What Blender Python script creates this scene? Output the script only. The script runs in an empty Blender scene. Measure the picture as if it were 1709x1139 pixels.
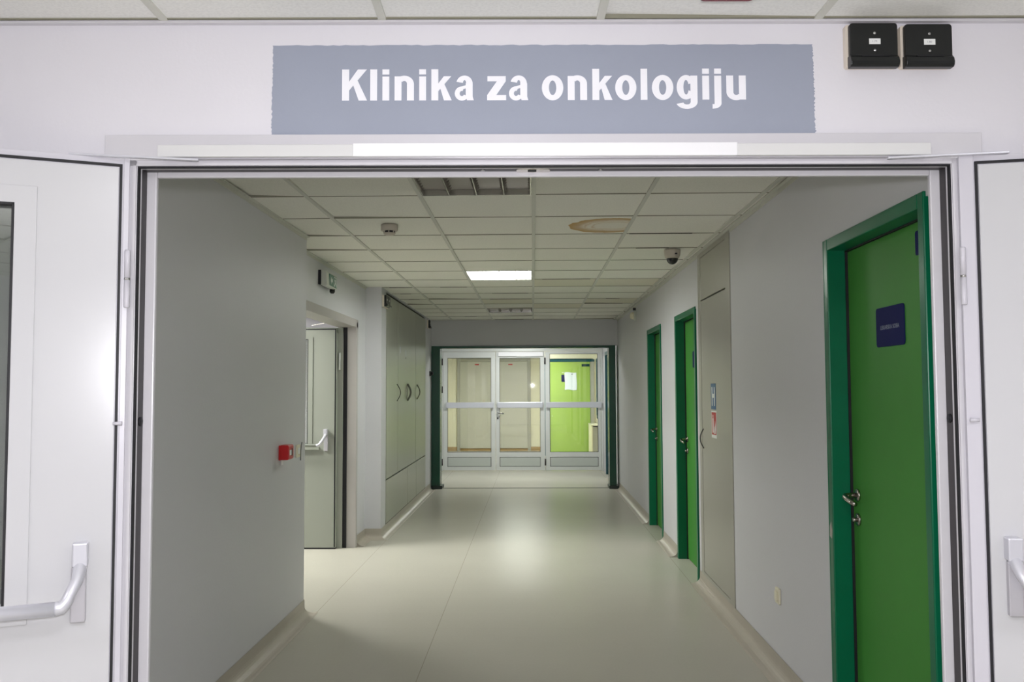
import bpy, bmesh, math, random
from mathutils import Matrix, Vector
random.seed(7)
PI = math.pi
C = bpy.context.scene.collection
sc = bpy.context.scene

# ------------------------------------------------------------------ camera
EYE = 1.48
F_PX, PITCH, YAW, ROLL = 1470.52, 0.053682, 0.0233275, -0.0039266
fw = Vector((-math.sin(YAW)*math.cos(PITCH), math.cos(YAW)*math.cos(PITCH), math.sin(PITCH)))
rt = Vector((math.cos(YAW), math.sin(YAW), 0)); up = rt.cross(fw)
rt, up = (rt*math.cos(ROLL)+up*math.sin(ROLL)), (up*math.cos(ROLL)-rt*math.sin(ROLL))
cam = bpy.data.cameras.new('camera'); cam.sensor_width = 36; cam.lens = F_PX/1709*36
cam.clip_start = 0.02; cam.clip_end = 100
co = bpy.data.objects.new('camera', cam); C.objects.link(co)
co.matrix_world = Matrix(((rt.x, up.x, -fw.x, 0), (rt.y, up.y, -fw.y, 0), (rt.z, up.z, -fw.z, EYE), (0, 0, 0, 1)))
sc.camera = co

# ------------------------------------------------------------------ world, exposure
w = bpy.data.worlds.new('world'); sc.world = w; w.use_nodes = True
w.node_tree.nodes['Background'].inputs[0].default_value = (0.6, 0.62, 0.6, 1)
w.node_tree.nodes['Background'].inputs[1].default_value = 0.02
sc.view_settings.view_transform = 'Standard'; sc.view_settings.look = 'None'
sc.view_settings.exposure = 0.0; sc.view_settings.gamma = 1.0
L_HALL, L_CORR, L_SIDE, L_VEST, L_LOBBY = 22.5, 41.0, 54.0, 52.0, 50.0
sc.cycles.sample_clamp_indirect = 6.0
# the photographer's flash, just above the lens
fl = bpy.data.lights.new('camera_flash', 'POINT'); fl.energy = 130.0; fl.shadow_soft_size = 0.03
fl.color = (0.97, 0.96, 1.0)
fo = bpy.data.objects.new('camera_flash', fl); C.objects.link(fo); fo.location = (0.0, 0.03, EYE+0.10)

# ------------------------------------------------------------------ frames of reference
NEAR = Matrix.Translation((0, 2.392, 0)) @ Matrix.Rotation(0.02685, 4, 'Z')   # the portal wall stands a little askew
WORLD = Matrix.Identity(4)
HC = 2.495

# ------------------------------------------------------------------ materials
def lin(c):
    return tuple((v/255/12.92 if v/255 <= 0.04045 else ((v/255+0.055)/1.055)**2.4) for v in c)
def mat(name, rgb, rough=0.5, metal=0.0, spec=0.5, bump=0.0, bscale=60.0, var=0.0, vscale=3.0, coat=0.0):
    m = bpy.data.materials.new(name); m.use_nodes = True
    nt = m.node_tree; b = nt.nodes['Principled BSDF']
    c = lin(rgb)
    b.inputs['Base Color'].default_value = (*c, 1); b.inputs['Roughness'].default_value = rough
    b.inputs['Metallic'].default_value = metal; b.inputs['Specular IOR Level'].default_value = spec
    b.inputs['Coat Weight'].default_value = coat
    tc = nt.nodes.new('ShaderNodeTexCoord')
    if var > 0:
        n = nt.nodes.new('ShaderNodeTexNoise'); n.inputs['Scale'].default_value = vscale; n.inputs['Detail'].default_value = 4
        r = nt.nodes.new('ShaderNodeValToRGB')
        r.color_ramp.elements[0].position = 0.3; r.color_ramp.elements[1].position = 0.7
        r.color_ramp.elements[0].color = (*[v*(1-var) for v in c], 1)
        r.color_ramp.elements[1].color = (*[min(1, v*(1+var)) for v in c], 1)
        nt.links.new(tc.outputs['Object'], n.inputs['Vector']); nt.links.new(n.outputs['Fac'], r.inputs['Fac'])
        nt.links.new(r.outputs['Color'], b.inputs['Base Color'])
    if bump > 0:
        n2 = nt.nodes.new('ShaderNodeTexNoise'); n2.inputs['Scale'].default_value = bscale; n2.inputs['Detail'].default_value = 3
        bp = nt.nodes.new('ShaderNodeBump'); bp.inputs['Strength'].default_value = bump; bp.inputs['Distance'].default_value = 0.004
        nt.links.new(tc.outputs['Object'], n2.inputs['Vector']); nt.links.new(n2.outputs['Fac'], bp.inputs['Height'])
        nt.links.new(bp.outputs['Normal'], b.inputs['Normal'])
    return m
def emis(name, rgb, s):
    m = bpy.data.materials.new(name); m.use_nodes = True
    nt = m.node_tree; b = nt.nodes['Principled BSDF']
    b.inputs['Base Color'].default_value = (0.8, 0.8, 0.8, 1)
    b.inputs['Emission Color'].default_value = (*rgb, 1); b.inputs['Emission Strength'].default_value = s
    return m
def glass(name, tint=(0.95, 0.97, 0.95), refl=0.10):
    m = bpy.data.materials.new(name); m.use_nodes = True
    nt = m.node_tree; nt.nodes.remove(nt.nodes['Principled BSDF']); out = nt.nodes['Material Output']
    t = nt.nodes.new('ShaderNodeBsdfTransparent'); t.inputs[0].default_value = (*tint, 1)
    g = nt.nodes.new('ShaderNodeBsdfGlossy'); g.inputs['Roughness'].default_value = 0.015
    fr = nt.nodes.new('ShaderNodeFresnel'); fr.inputs[0].default_value = 1.5
    mx = nt.nodes.new('ShaderNodeMath'); mx.operation = 'MULTIPLY_ADD'; mx.inputs[1].default_value = 0.9; mx.inputs[2].default_value = refl-0.04
    s = nt.nodes.new('ShaderNodeMixShader')
    nt.links.new(fr.outputs[0], mx.inputs[0]); nt.links.new(mx.outputs[0], s.inputs[0])
    nt.links.new(t.outputs[0], s.inputs[1]); nt.links.new(g.outputs[0], s.inputs[2]); nt.links.new(s.outputs[0], out.inputs[0])
    return m

M = {}
M['hall_wall'] = mat('hall_wall_paint', (222, 220, 226), 0.55, bump=0.12, bscale=90, var=0.012, vscale=1.5)
M['wall'] = mat('corridor_wall_paint', (205, 205, 208), 0.5, bump=0.15, bscale=90, var=0.015, vscale=1.2)
M['lobby_wall'] = mat('lobby_wall_paint', (232, 228, 205), 0.6, bump=0.1, var=0.01)
M['cove'] = mat('cove_vinyl', (172, 165, 152), 0.35, var=0.03, vscale=6)
M['gridbar'] = mat('ceiling_grid_bar', (204, 204, 194), 0.5)
M['rowline'] = mat('tile_joint_shade_strip', (138, 136, 120), 0.9)
M['rowdark'] = mat('tile_joint_dark_shade_strip', (70, 68, 58), 0.9)
M['gap'] = mat('ceiling_void', (70, 68, 58), 0.9)
M['frame_w'] = mat('white_aluminium_frame', (206, 204, 209), 0.3, var=0.01)
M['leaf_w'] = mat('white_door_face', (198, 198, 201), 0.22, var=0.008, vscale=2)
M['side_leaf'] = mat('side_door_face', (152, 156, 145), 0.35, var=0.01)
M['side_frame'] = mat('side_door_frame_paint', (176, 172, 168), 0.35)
M['leaf_edge'] = mat('white_door_edge', (200, 198, 206), 0.3)
M['rail_w'] = mat('bright_rail_cover', (238, 238, 241), 0.25)
M['rail_g'] = mat('pale_rail_cover', (214, 214, 214), 0.35)
M['gasket'] = mat('black_rubber_gasket', (14, 14, 20), 0.6)
M['channel'] = mat('dark_brown_channel', (46, 42, 44), 0.45)
M['sign'] = mat('grey_blue_paint', (152, 158, 174), 0.55, bump=0.08, var=0.02, vscale=4)
M['letters'] = mat('white_lettering', (244, 244, 250), 0.4)
M['black'] = mat('black_plastic', (12, 15, 15), 0.35)
M['black2'] = mat('black_plastic_lip', (16, 19, 19), 0.28)
M['beige'] = mat('beige_plastic', (222, 212, 198), 0.5)
M['cream'] = mat('cream_plastic', (225, 220, 195), 0.4)
M['chrome'] = mat('chrome', (200, 200, 200), 0.18, 1.0)
M['steel_h'] = mat('brushed_steel', (170, 165, 158), 0.25, 1.0)
M['silver'] = mat('silver_paint', (212, 212, 220), 0.28, 0.35)
M['silver_d'] = mat('silver_backplate', (186, 184, 190), 0.35, 0.3)
M['gframe'] = mat('dark_green_gloss_paint', (6, 104, 70), 0.3, spec=0.3, var=0.03, vscale=8)
M['gdark'] = mat('deep_green_gloss_paint', (8, 72, 50), 0.25, var=0.03)
M['gdoor'] = mat('leaf_green_laminate', (68, 138, 56), 0.5, spec=0.2, var=0.04, vscale=3)
M['lgdoor'] = mat('lime_green_laminate', (160, 190, 92), 0.35, var=0.03)
M['teal'] = mat('teal_gloss_paint', (16, 78, 88), 0.3)
M['tealdark'] = mat('teal_window_film', (12, 52, 62), 0.2)
M['blue'] = mat('royal_blue_plate', (14, 20, 82), 0.6, spec=0.1)
M['blue2'] = mat('steel_blue_sticker', (36, 92, 138), 0.4)
M['redst'] = mat('red_sticker', (190, 52, 52), 0.4)
M['white'] = mat('white_print', (232, 234, 232), 0.5)
M['whitedim'] = mat('grey_print', (120, 128, 148), 0.5)
M['ink'] = mat('grey_ink', (140, 140, 150), 0.6)
M['red'] = mat('red_plastic', (190, 10, 16), 0.3)
M['darkred'] = mat('dark_red_plastic', (120, 40, 48), 0.35)
M['metalpanel'] = mat('grey_painted_steel', (166, 164, 154), 0.32, 0.25, var=0.02, vscale=1.5)
M['locker'] = mat('locker_painted_steel', (168, 170, 156), 0.3, 0.3, var=0.02, vscale=1.2)
M['handle_grey'] = mat('grey_metal_handle', (92, 92, 82), 0.4, 0.3)
M['seam'] = mat('dark_seam', (44, 46, 40), 0.7)
M['alu'] = mat('grey_anodised_aluminium', (208, 211, 208), 0.28, 0.15)
M['alu_l'] = mat('pale_aluminium_bar', (196, 198, 206), 0.35, 0.2)
M['kick'] = mat('kick_panel', (190, 196, 190), 0.35, 0.3)
M['glass'] = glass('door_glass', (0.93, 0.96, 0.93), 0.06)
M['glassd'] = glass('dark_door_glass', (0.75, 0.78, 0.74), 0.16)
M['smoke'] = mat('smoked_dome', (14, 18, 18), 0.06, spec=0.8)
M['signgreen'] = mat('exit_sign_green', (20, 110, 84), 0.3)
M['exitbox'] = mat('exit_sign_housing', (196, 200, 190), 0.35)
M['detector'] = mat('detector_plastic', (190, 182, 168), 0.45)
M['greydoor'] = mat('pale_grey_laminate', (196, 194, 184), 0.35, var=0.01)
M['greyframe'] = mat('grey_door_frame', (170, 168, 158), 0.4)
M['louvre'] = mat('satin_aluminium_louvre', (196, 194, 186), 0.22, 0.85)
M['reflector'] = mat('lamp_reflector', (150, 145, 138), 0.4, 0.15)
M['paper'] = mat('white_paper', (224, 232, 240), 0.7)
M['brown'] = mat('brown_skirting', (176, 146, 96), 0.5)
M['tube_off'] = mat('unlit_tube', (205, 205, 200), 0.3)
M['shoe'] = mat('dark_post_shoe', (20, 40, 32), 0.4)
M['em_hall'] = emis('hall_lamp_light', (1.0, 0.985, 1.06), L_HALL)
M['em_corr'] = emis('corridor_lamp_light', (0.98, 1.0, 0.95), L_CORR)
M['em_side'] = emis('side_room_lamp_light', (1.0, 1.0, 0.95), L_SIDE)
M['em_vest'] = emis('vestibule_lamp_light', (0.98, 1.0, 0.95), L_VEST)
M['em_lobby'] = emis('lobby_lamp_light', (1.0, 0.99, 0.93), L_LOBBY)

# mineral fibre ceiling tiles: flecks, a per-tile tint attribute and one ring-shaped water stain
def ceiling_mat(name, base, stain=None):
    m = bpy.data.materials.new(name); m.use_nodes = True
    nt = m.node_tree; N = nt.nodes; L = nt.links; b = N['Principled BSDF']; b.inputs['Roughness'].default_value = 0.75
    tc = N.new('ShaderNodeTexCoord')
    n = N.new('ShaderNodeTexNoise'); n.inputs['Scale'].default_value = 120; n.inputs['Detail'].default_value = 2
    L.new(tc.outputs['Object'], n.inputs['Vector'])
    r = N.new('ShaderNodeValToRGB'); c = lin(base)
    r.color_ramp.elements[0].position = 0.35; r.color_ramp.elements[1].position = 0.6
    r.color_ramp.elements[0].color = (*[v*0.93 for v in c], 1); r.color_ramp.elements[1].color = (*c, 1)
    L.new(n.outputs['Fac'], r.inputs['Fac'])
    at = N.new('ShaderNodeAttribute'); at.attribute_name = 'tint'
    mu = N.new('ShaderNodeMix'); mu.data_type = 'RGBA'; mu.blend_type = 'MULTIPLY'; mu.inputs[0].default_value = 1
    L.new(r.outputs['Color'], mu.inputs[6]); L.new(at.outputs['Color'], mu.inputs[7])
    last = mu.outputs[2]
    if stain:
        x0, x1, y0, y1 = stain                       # a stain confined to the tile it soaked
        s = N.new('ShaderNodeSeparateXYZ'); 
        nz = N.new('ShaderNodeTexNoise'); nz.inputs['Scale'].default_value = 9; nz.inputs['Detail'].default_value = 4
        L.new(tc.outputs['Object'], nz.inputs['Vector'])
        ad = N.new('ShaderNodeVectorMath'); ad.operation = 'MULTIPLY_ADD'
        ad.inputs[1].default_value = (0.09, 0.09, 0); 
        L.new(nz.outputs['Color'], ad.inputs[0]); L.new(tc.outputs['Object'], ad.inputs[2]); L.new(ad.outputs[0], s.inputs[0])
        def mth(op, a, bb=None, cc=None):
            q = N.new('ShaderNodeMath'); q.operation = op
            for i, v in enumerate((a, bb, cc)):
                if v is None: continue
                if isinstance(v, (int, float)): q.inputs[i].default_value = v
                else: L.new(v, q.inputs[i])
            return q.outputs[0]
        cx, cy = x1-0.10, (y0+y1)/2+0.02
        dx = mth('DIVIDE', mth('SUBTRACT', s.outputs['X'], cx+0.045), 0.27); dy = mth('DIVIDE', mth('SUBTRACT', s.outputs['Y'], cy+0.045), 0.25)
        d = mth('SQRT', mth('ADD', mth('MULTIPLY', dx, dx), mth('MULTIPLY', dy, dy)))
        ring = N.new('ShaderNodeValToRGB'); cr = ring.color_ramp
        for p, v in ((0.0, 0.10), (0.40, 0.14), (0.46, 0.55), (0.50, 0.16), (0.58, 0.2), (0.63, 0.6), (0.67, 0.3), (0.76, 0.75), (0.97, 1.0), (1.0, 0.0)):
            e = cr.elements.new(p) if p not in (0.0, 1.0) else cr.elements[0 if p == 0 else -1]
            e.color = (v, v, v, 1)
        L.new(d, ring.inputs[0])
        s2 = N.new('ShaderNodeSeparateXYZ'); L.new(tc.outputs['Object'], s2.inputs[0])
        g = mth('MULTIPLY', mth('GREATER_THAN', s2.outputs['X'], x0), mth('LESS_THAN', s2.outputs['X'], x1))
        g = mth('MULTIPLY', g, mth('MULTIPLY', mth('GREATER_THAN', s2.outputs['Y'], y0), mth('LESS_THAN', s2.outputs['Y'], y1)))
        g = mth('MULTIPLY', g, mth('LESS_THAN', d, 1.0))
        fac = mth('MULTIPLY', ring.outputs['Color'], g)
        mx = N.new('ShaderNodeMix'); mx.data_type = 'RGBA'; L.new(fac, mx.inputs[0]); L.new(last, mx.inputs[6])
        mx.inputs[7].default_value = (*lin((184, 148, 88)), 1); last = mx.outputs[2]
    L.new(last, b.inputs['Base Color'])
    return m
GX, GY = 0.0103, 3.985
M['tile'] = ceiling_mat('corridor_ceiling_tile', (238, 237, 227), (GX+0.02, GX+0.588, GY+1.2, GY+1.8))
M['tile_hall'] = ceiling_mat('hall_ceiling_tile', (234, 234, 230))

def floor_mat():
    m = bpy.data.materials.new('linoleum'); m.use_nodes = True
    nt = m.node_tree; N = nt.nodes; L = nt.links; b = N['Principled BSDF']
    tc = N.new('ShaderNodeTexCoord')
    n = N.new('ShaderNodeTexNoise'); n.inputs['Scale'].default_value = 1.6; n.inputs['Detail'].default_value = 5
    n2 = N.new('ShaderNodeTexNoise'); n2.inputs['Scale'].default_value = 70; n2.inputs['Detail'].default_value = 3
    L.new(tc.outputs['Object'], n.inputs['Vector']); L.new(tc.outputs['Object'], n2.inputs['Vector'])
    c = lin((180, 177, 165))
    ad = N.new('ShaderNodeMath'); ad.operation = 'ADD'; L.new(n.outputs['Fac'], ad.inputs[0]); L.new(n2.outputs['Fac'], ad.inputs[1])
    sb = N.new('ShaderNodeMapRange'); sb.inputs[1].default_value = 0.6; sb.inputs[2].default_value = 1.4; L.new(ad.outputs[0], sb.inputs[0])
    r = N.new('ShaderNodeMix'); r.data_type = 'RGBA'; L.new(sb.outputs[0], r.inputs[0])
    r.inputs[6].default_value = (*[v*0.97 for v in c], 1); r.inputs[7].default_value = (*[v*1.03 for v in c], 1)
    # welded seams between the sheets
    s = N.new('ShaderNodeSeparateXYZ'); L.new(tc.outputs['Object'], s.inputs[0])
    prev = None
    for x in (-1.44, -0.598, 1.19):
        a = N.new('ShaderNodeMath'); a.operation = 'SUBTRACT'; a.inputs[1].default_value = x; L.new(s.outputs['X'], a.inputs[0])
        ab = N.new('ShaderNodeMath'); ab.operation = 'ABSOLUTE'; L.new(a.outputs[0], ab.inputs[0])
        lt = N.new('ShaderNodeMath'); lt.operation = 'LESS_THAN'; lt.inputs[1].default_value = 0.0018; L.new(ab.outputs[0], lt.inputs[0])
        if prev:
            mxx = N.new('ShaderNodeMath'); mxx.operation = 'MAXIMUM'; L.new(prev, mxx.inputs[0]); L.new(lt.outputs[0], mxx.inputs[1]); prev = mxx.outputs[0]
        else: prev = lt.outputs[0]
    mx = N.new('ShaderNodeMix'); mx.data_type = 'RGBA'; L.new(prev, mx.inputs[0]); L.new(r.outputs[2], mx.inputs[6])
    mx.inputs[7].default_value = (*lin((150, 146, 132)), 1); L.new(mx.outputs[2], b.inputs['Base Color'])
    b.inputs['Roughness'].default_value = 0.27
    b.inputs['Specular IOR Level'].default_value = 0.035
    bp = N.new('ShaderNodeBump'); bp.inputs['Strength'].default_value = 0.05; bp.inputs['Distance'].default_value = 0.002
    L.new(n2.outputs['Fac'], bp.inputs['Height']); L.new(bp.outputs['Normal'], b.inputs['Normal'])
    return m
M['floor'] = floor_mat()

# ------------------------------------------------------------------ mesh helpers
BASE = {}
def thing(name, label, cat, base=(0, 0, 0), frame=WORLD, group=None, kind=None):
    o = bpy.data.objects.new(name, None); C.objects.link(o); o.empty_display_size = 0.1
    o.matrix_world = frame @ Matrix.Translation(base)
    o['label'] = label; o['category'] = cat
    if group: o['group'] = group
    if kind: o['kind'] = kind
    BASE[o.name] = Vector(base)
    return o
class MB:
    def __init__(s): s.v = []; s.f = []; s.sm = []; s.tint = None
    def add(s, vs, fs, smooth=False):
        n = len(s.v); s.v += [Vector(v) for v in vs]; s.f += [tuple(i+n for i in f) for f in fs]; s.sm += [smooth]*len(fs); return s
    def box(s, x0, x1, y0, y1, z0, z1):
        x0, x1 = sorted((x0, x1)); y0, y1 = sorted((y0, y1)); z0, z1 = sorted((z0, z1))
        return s.add([(x0,y0,z0),(x1,y0,z0),(x1,y1,z0),(x0,y1,z0),(x0,y0,z1),(x1,y0,z1),(x1,y1,z1),(x0,y1,z1)],
                     [(3,2,1,0),(4,5,6,7),(0,1,5,4),(1,2,6,5),(2,3,7,6),(3,0,4,7)])
    def frame(s, x0, x1, y0, y1, z0, z1, a0, a1, b0, b1):
        # flat slab in x,z between y0 and y1 with a rectangular hole a0..a1, b0..b1
        O = [(x0, z0), (x1, z0), (x1, z1), (x0, z1)]; I = [(a0, b0), (a1, b0), (a1, b1), (a0, b1)]
        vs = [(x, y, z) for y in (y0, y1) for ring_ in (O, I) for x, z in ring_]; fs = []
        for i in range(4):
            j = (i+1) % 4
            fs += [(i, j, 4+j, 4+i), (8+i, 12+i, 12+j, 8+j), (i, 8+i, 8+j, j), (4+i, 4+j, 12+j, 12+i)]
        return s.add(vs, fs)
    def prism(s, poly, a0, a1, axis='y', smooth=False):
        # poly of (u,v); axis y -> (u, a, v); x -> (a, u, v); z -> (u, v, a)
        def P(u, v, a): return {'y': (u, a, v), 'x': (a, u, v), 'z': (u, v, a)}[axis]
        ar = sum(poly[i][0]*poly[(i+1) % len(poly)][1]-poly[(i+1) % len(poly)][0]*poly[i][1] for i in range(len(poly)))
        if (ar < 0): poly = poly[::-1]
        if axis == 'y': a0, a1 = max(a0, a1), min(a0, a1)
        else: a0, a1 = min(a0, a1), max(a0, a1)
        n = len(poly)
        vs = [P(u, v, a0) for u, v in poly]+[P(u, v, a1) for u, v in poly]
        s.add(vs, [tuple(range(n))[::-1], tuple(range(n, 2*n))])
        k = len(s.v)-2*n
        s.f += [(k+i, k+(i+1) % n, k+n+(i+1) % n, k+n+i) for i in range(n)]; s.sm += [smooth]*n
        return s
    def lathe(s, prof, c, axis='z', n=24, sign=1, smooth=True):
        # prof: list of (radius, height) along axis
        vs = []; fs = []
        for r, h in prof:
            for i in range(n):
                a = 2*PI*i/n; p, q = r*math.cos(a), r*math.sin(a); h_ = h*sign
                v = {'z': (p, q, h_), 'y': (q, h_, p), 'x': (h_, p, q)}[axis]
                vs.append((c[0]+v[0], c[1]+v[1], c[2]+v[2]))
        for j in range(len(prof)-1):
            for i in range(n):
                q = (j*n+i, j*n+(i+1) % n, (j+1)*n+(i+1) % n, (j+1)*n+i)
                fs.append(q if sign > 0 else q[::-1])
        fs.append(tuple(range(n))[::-1] if sign > 0 else tuple(range(n)))
        e = [(len(prof)-1)*n+i for i in range(n)]; fs.append(tuple(e) if sign > 0 else tuple(e[::-1]))
        return s.add(vs, fs, smooth)
    def tube(s, path, r, n=12, flat=1.0, nrm=None, smooth=True):
        # round or flattened tube along a path; r may be a list
        path = [Vector(p) for p in path]; rs = r if isinstance(r, (list, tuple)) else [r]*len(path)
        vs = []; fs = []; ref = Vector(nrm) if nrm else Vector((0, 0, 1))
        for k, p in enumerate(path):
            t = (path[min(k+1, len(path)-1)]-path[max(k-1, 0)]).normalized()
            rf = ref if abs(t.dot(ref)) < 0.98 else Vector((1, 0, 0))
            a = t.cross(rf).normalized(); b = a.cross(t).normalized()
            for i in range(n):
                th = 2*PI*i/n; vs.append(p+a*rs[k]*math.cos(th)+b*rs[k]*flat*math.sin(th))
        for k in range(len(path)-1):
            for i in range(n): fs.append((k*n+i, (k+1)*n+i, (k+1)*n+(i+1) % n, k*n+(i+1) % n))
        fs.append(tuple(range(n))); fs.append(tuple((len(path)-1)*n+i for i in range(n))[::-1])
        return s.add(vs, fs, smooth)
    def xf(s, m): s.v = [m @ v for v in s.v]; return s
    def build(s, name, m, parent=None, frame=WORLD, base=None, bevel=0.0, seg=2, fix=True):
        b = Vector(base) if base is not None else (BASE[parent.name] if parent else Vector((0, 0, 0)))
        me = bpy.data.meshes.new(name); me.from_pydata([v-b for v in s.v], [], s.f)
        for i, p in enumerate(me.polygons): p.use_smooth = s.sm[i]
        me.materials.append(m)
        if s.tint is not None:
            at = me.color_attributes.new('tint', 'FLOAT_COLOR', 'CORNER')
            for p in me.polygons:
                for li in p.loop_indices: at.data[li].color = (*s.tint[p.index], 1)
        if fix:
            bm = bmesh.new(); bm.from_mesh(me); bmesh.ops.recalc_face_normals(bm, faces=bm.faces); bm.to_mesh(me); bm.free()
        me.update()
        o = bpy.data.objects.new(name, me); C.objects.link(o)
        if parent: o.parent = parent
        else: o.matrix_world = frame @ Matrix.Translation(b)
        BASE[o.name] = b
        if bevel:
            md = o.modifiers.new('bevel', 'BEVEL'); md.width = bevel; md.segments = seg; md.limit_method = 'ANGLE'; md.angle_limit = 0.6
        return o
def tag(o, label, cat, group=None, kind=None):
    o['label'] = label; o['category'] = cat
    if group: o['group'] = group
    if kind: o['kind'] = kind
    return o
def struct(name, mb, m, frame=WORLD, label=None, bevel=0.0, cat=None):
    o = mb.build(name, m, frame=frame, bevel=bevel); o['kind'] = 'structure'
    o['label'] = label; o['category'] = cat or name.split('_')[0]
    return o
def rrect(x0, x1, y0, y1, r, n=5):
    P = []
    for cx, cy, a in ((x1-r, y1-r, 0), (x0+r, y1-r, PI/2), (x0+r, y0+r, PI), (x1-r, y0+r, 1.5*PI)):
        for i in range(n+1):
            t = a+PI/2*i/n; P.append((cx+r*math.cos(t), cy+r*math.sin(t)))
    return P
def text_mb(s, origin, xd, ud, width, height, depth=0.0006, bold=0.0):
    """lettering whose lower left corner is origin, running along xd, upright along ud"""
    cu = bpy.data.curves.new('text', 'FONT'); cu.body = s; cu.size = 1.0; cu.offset = bold; cu.extrude = 0.02; cu.resolution_u = 6
    o = bpy.data.objects.new('text', cu); C.objects.link(o)
    dg = bpy.context.evaluated_depsgraph_get(); me = bpy.data.meshes.new_from_object(o.evaluated_get(dg))
    xs = [v.co.x for v in me.vertices]; ys = [v.co.y for v in me.vertices]
    x0, x1, y0, y1 = min(xs), max(xs), min(ys), max(ys)
    xd = Vector(xd); ud = Vector(ud); nd = xd.cross(ud); O = Vector(origin)
    mb = MB()
    mb.add([O+xd*((v.co.x-x0)/(x1-x0)*width)+ud*((v.co.y-y0)/(y1-y0)*height)+nd*(v.co.z/0.04*depth+depth/2) for v in me.vertices],
           [tuple(p.vertices) for p in me.polygons])
    bpy.data.objects.remove(o); bpy.data.meshes.remove(me); bpy.data.curves.remove(cu)
    return mb

# ================================================================== SETTING
XR, XL, XL2, YE = 1.262, -1.508, -1.668, 13.1
YS = 2.56                                             # where the corridor walls start behind the portal
PX0, PX1, PZ = -1.166, 1.234, 2.112                   # portal hole in the wall

struct('floor', MB().box(-5, 5, -4.2, 22.5, -0.12, 0), M['floor'], label='glossy pale beige linoleum floor running down the corridor')

# --- portal wall (hall side)
mb = MB()
mb.box(-4.3, PX0, 0, 0.12, 0, HC+0.06).box(PX1, 4.3, 0, 0.12, 0, HC+0.06).box(PX0, PX1, 0, 0.12, PZ, HC+0.06)
struct('wall_front', mb, M['hall_wall'], NEAR, 'white wall around and above the open double doorway')
# hall side and back walls, behind the camera
struct('wall_hall_left', MB().box(-4.4, -4.3, -6.3, 0.12, 0, 2.56), M['hall_wall'], NEAR, 'white side wall of the entrance hall')
struct('wall_hall_right', MB().box(4.3, 4.4, -6.3, 0.12, 0, 2.56), M['hall_wall'], NEAR, 'white side wall of the entrance hall')
struct('wall_back', MB().box(-4.4, 4.4, -6.4, -6.3, 0, 2.56), M['hall_wall'], NEAR, 'white wall behind the viewer')

# --- corridor walls
struct('wall_left', MB().box(XL-0.16, XL, YS, 5.82, 0, 2.56), M['wall'], label='pale grey wall on the near left of the corridor')
# recess wall with the opening of the side door
DY0, DY1, DZ = 5.95, 8.27, 2.09
mb = MB().box(XL2-0.16, XL2, 5.82, DY0, 0, 2.56).box(XL2-0.16, XL2, DY1, 8.78, 0, 2.56).box(XL2-0.16, XL2, DY0, DY1, DZ, 2.56)
struct('wall_recess_left', mb, M['wall'], label='pale grey recessed wall above and beside the side doorway')
mb = MB().box(XL-0.32, XL, 8.75, 9.03, 0, 2.56).box(XL-0.32, XL, 12.36, YE+0.2, 0, 2.56).box(XL-0.42, XL-0.32, 9.03, 12.36, 0, 2.56).box(XL-0.32, XL, 9.03, 12.36, 2.488, 2.56)
struct('wall_far_left', mb, M['wall'], label='projecting pale grey wall that frames the built-in steel lockers')
# right wall with openings for three doors and the service cupboard
holes = [(2.80, 3.80, 2.09), (5.615, 6.70, 2.485), (6.80, 7.795, 2.09), (8.66, 9.68, 2.09)]
mb = MB(); y = YS
for a, b_, z in holes:
    if a > y: mb.box(XR, XR+0.14, y, a, 0, 2.56)
    mb.box(XR, XR+0.14, a, b_, z, 2.56); y = b_
mb.box(XR, XR+0.14, y, 14.62, 0, 2.56).box(XR, XR+0.14, 15.30, 16.1, 0, 2.56).box(XR, XR+0.14, 14.62, 15.30, 2.08, 2.56)
mb.box(XR+0.14, XR+0.2, YS, 16.1, 0, 2.56)
struct('wall_right', mb, M['wall'], label='pale grey wall along the right side of the corridor')
# end header above the green frame
struct('wall_end', MB().box(XL, XR, YE, YE+0.14, 2.112, 2.56), M['wall'], label='grey wall strip above the green frame at the corridor end')
# vestibule
struct('wall_vestibule_left', MB().box(-1.80, -1.69, YE+0.2, 16.0, 0, 2.56), M['wall'], label='pale side wall between the green frame and the glass doors')
struct('wall_vestibule_end', MB().box(-1.80, XR, 15.86, 15.96, 2.205, 2.56), M['wall'], label='pale wall strip above the glass doors')
struct('ceiling_vestibule', MB().box(-1.8, XR+0.2, YE+0.14, 16.0, 2.56, 2.62), M['tile_hall'], label='white ceiling between the green frame and the glass doors')
# lobby behind the glass
mb = MB().box(-2.05, 0.30, 21.05, 21.2, 0, 2.7).box(0.20, 0.34, 19.52, 21.2, 0, 2.7)
mb.box(0.30, 0.37, 19.5, 19.6, 0, 2.7).box(1.34, 1.5, 19.5, 19.6, 0, 2.7).box(0.37, 1.34, 19.5, 19.6, 2.13, 2.7)
struct('wall_lobby_end', mb, M['lobby_wall'], label='cream walls at the far end beyond the glass doors')
struct('wall_lobby_left', MB().box(-2.15, -2.05, 15.96, 21.2, 0, 2.7), M['lobby_wall'], label='cream wall on the far left beyond the glass doors')
struct('wall_lobby_right', MB().box(1.422, 1.52, 15.96, 19.6, 0, 2.7), M['lobby_wall'], label='cream wall on the far right beyond the glass doors')
struct('ceiling_lobby', MB().box(-2.15, 1.52, 15.96, 21.2, 2.62, 2.7), M['tile_hall'], label='white ceiling beyond the glass doors')
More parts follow.
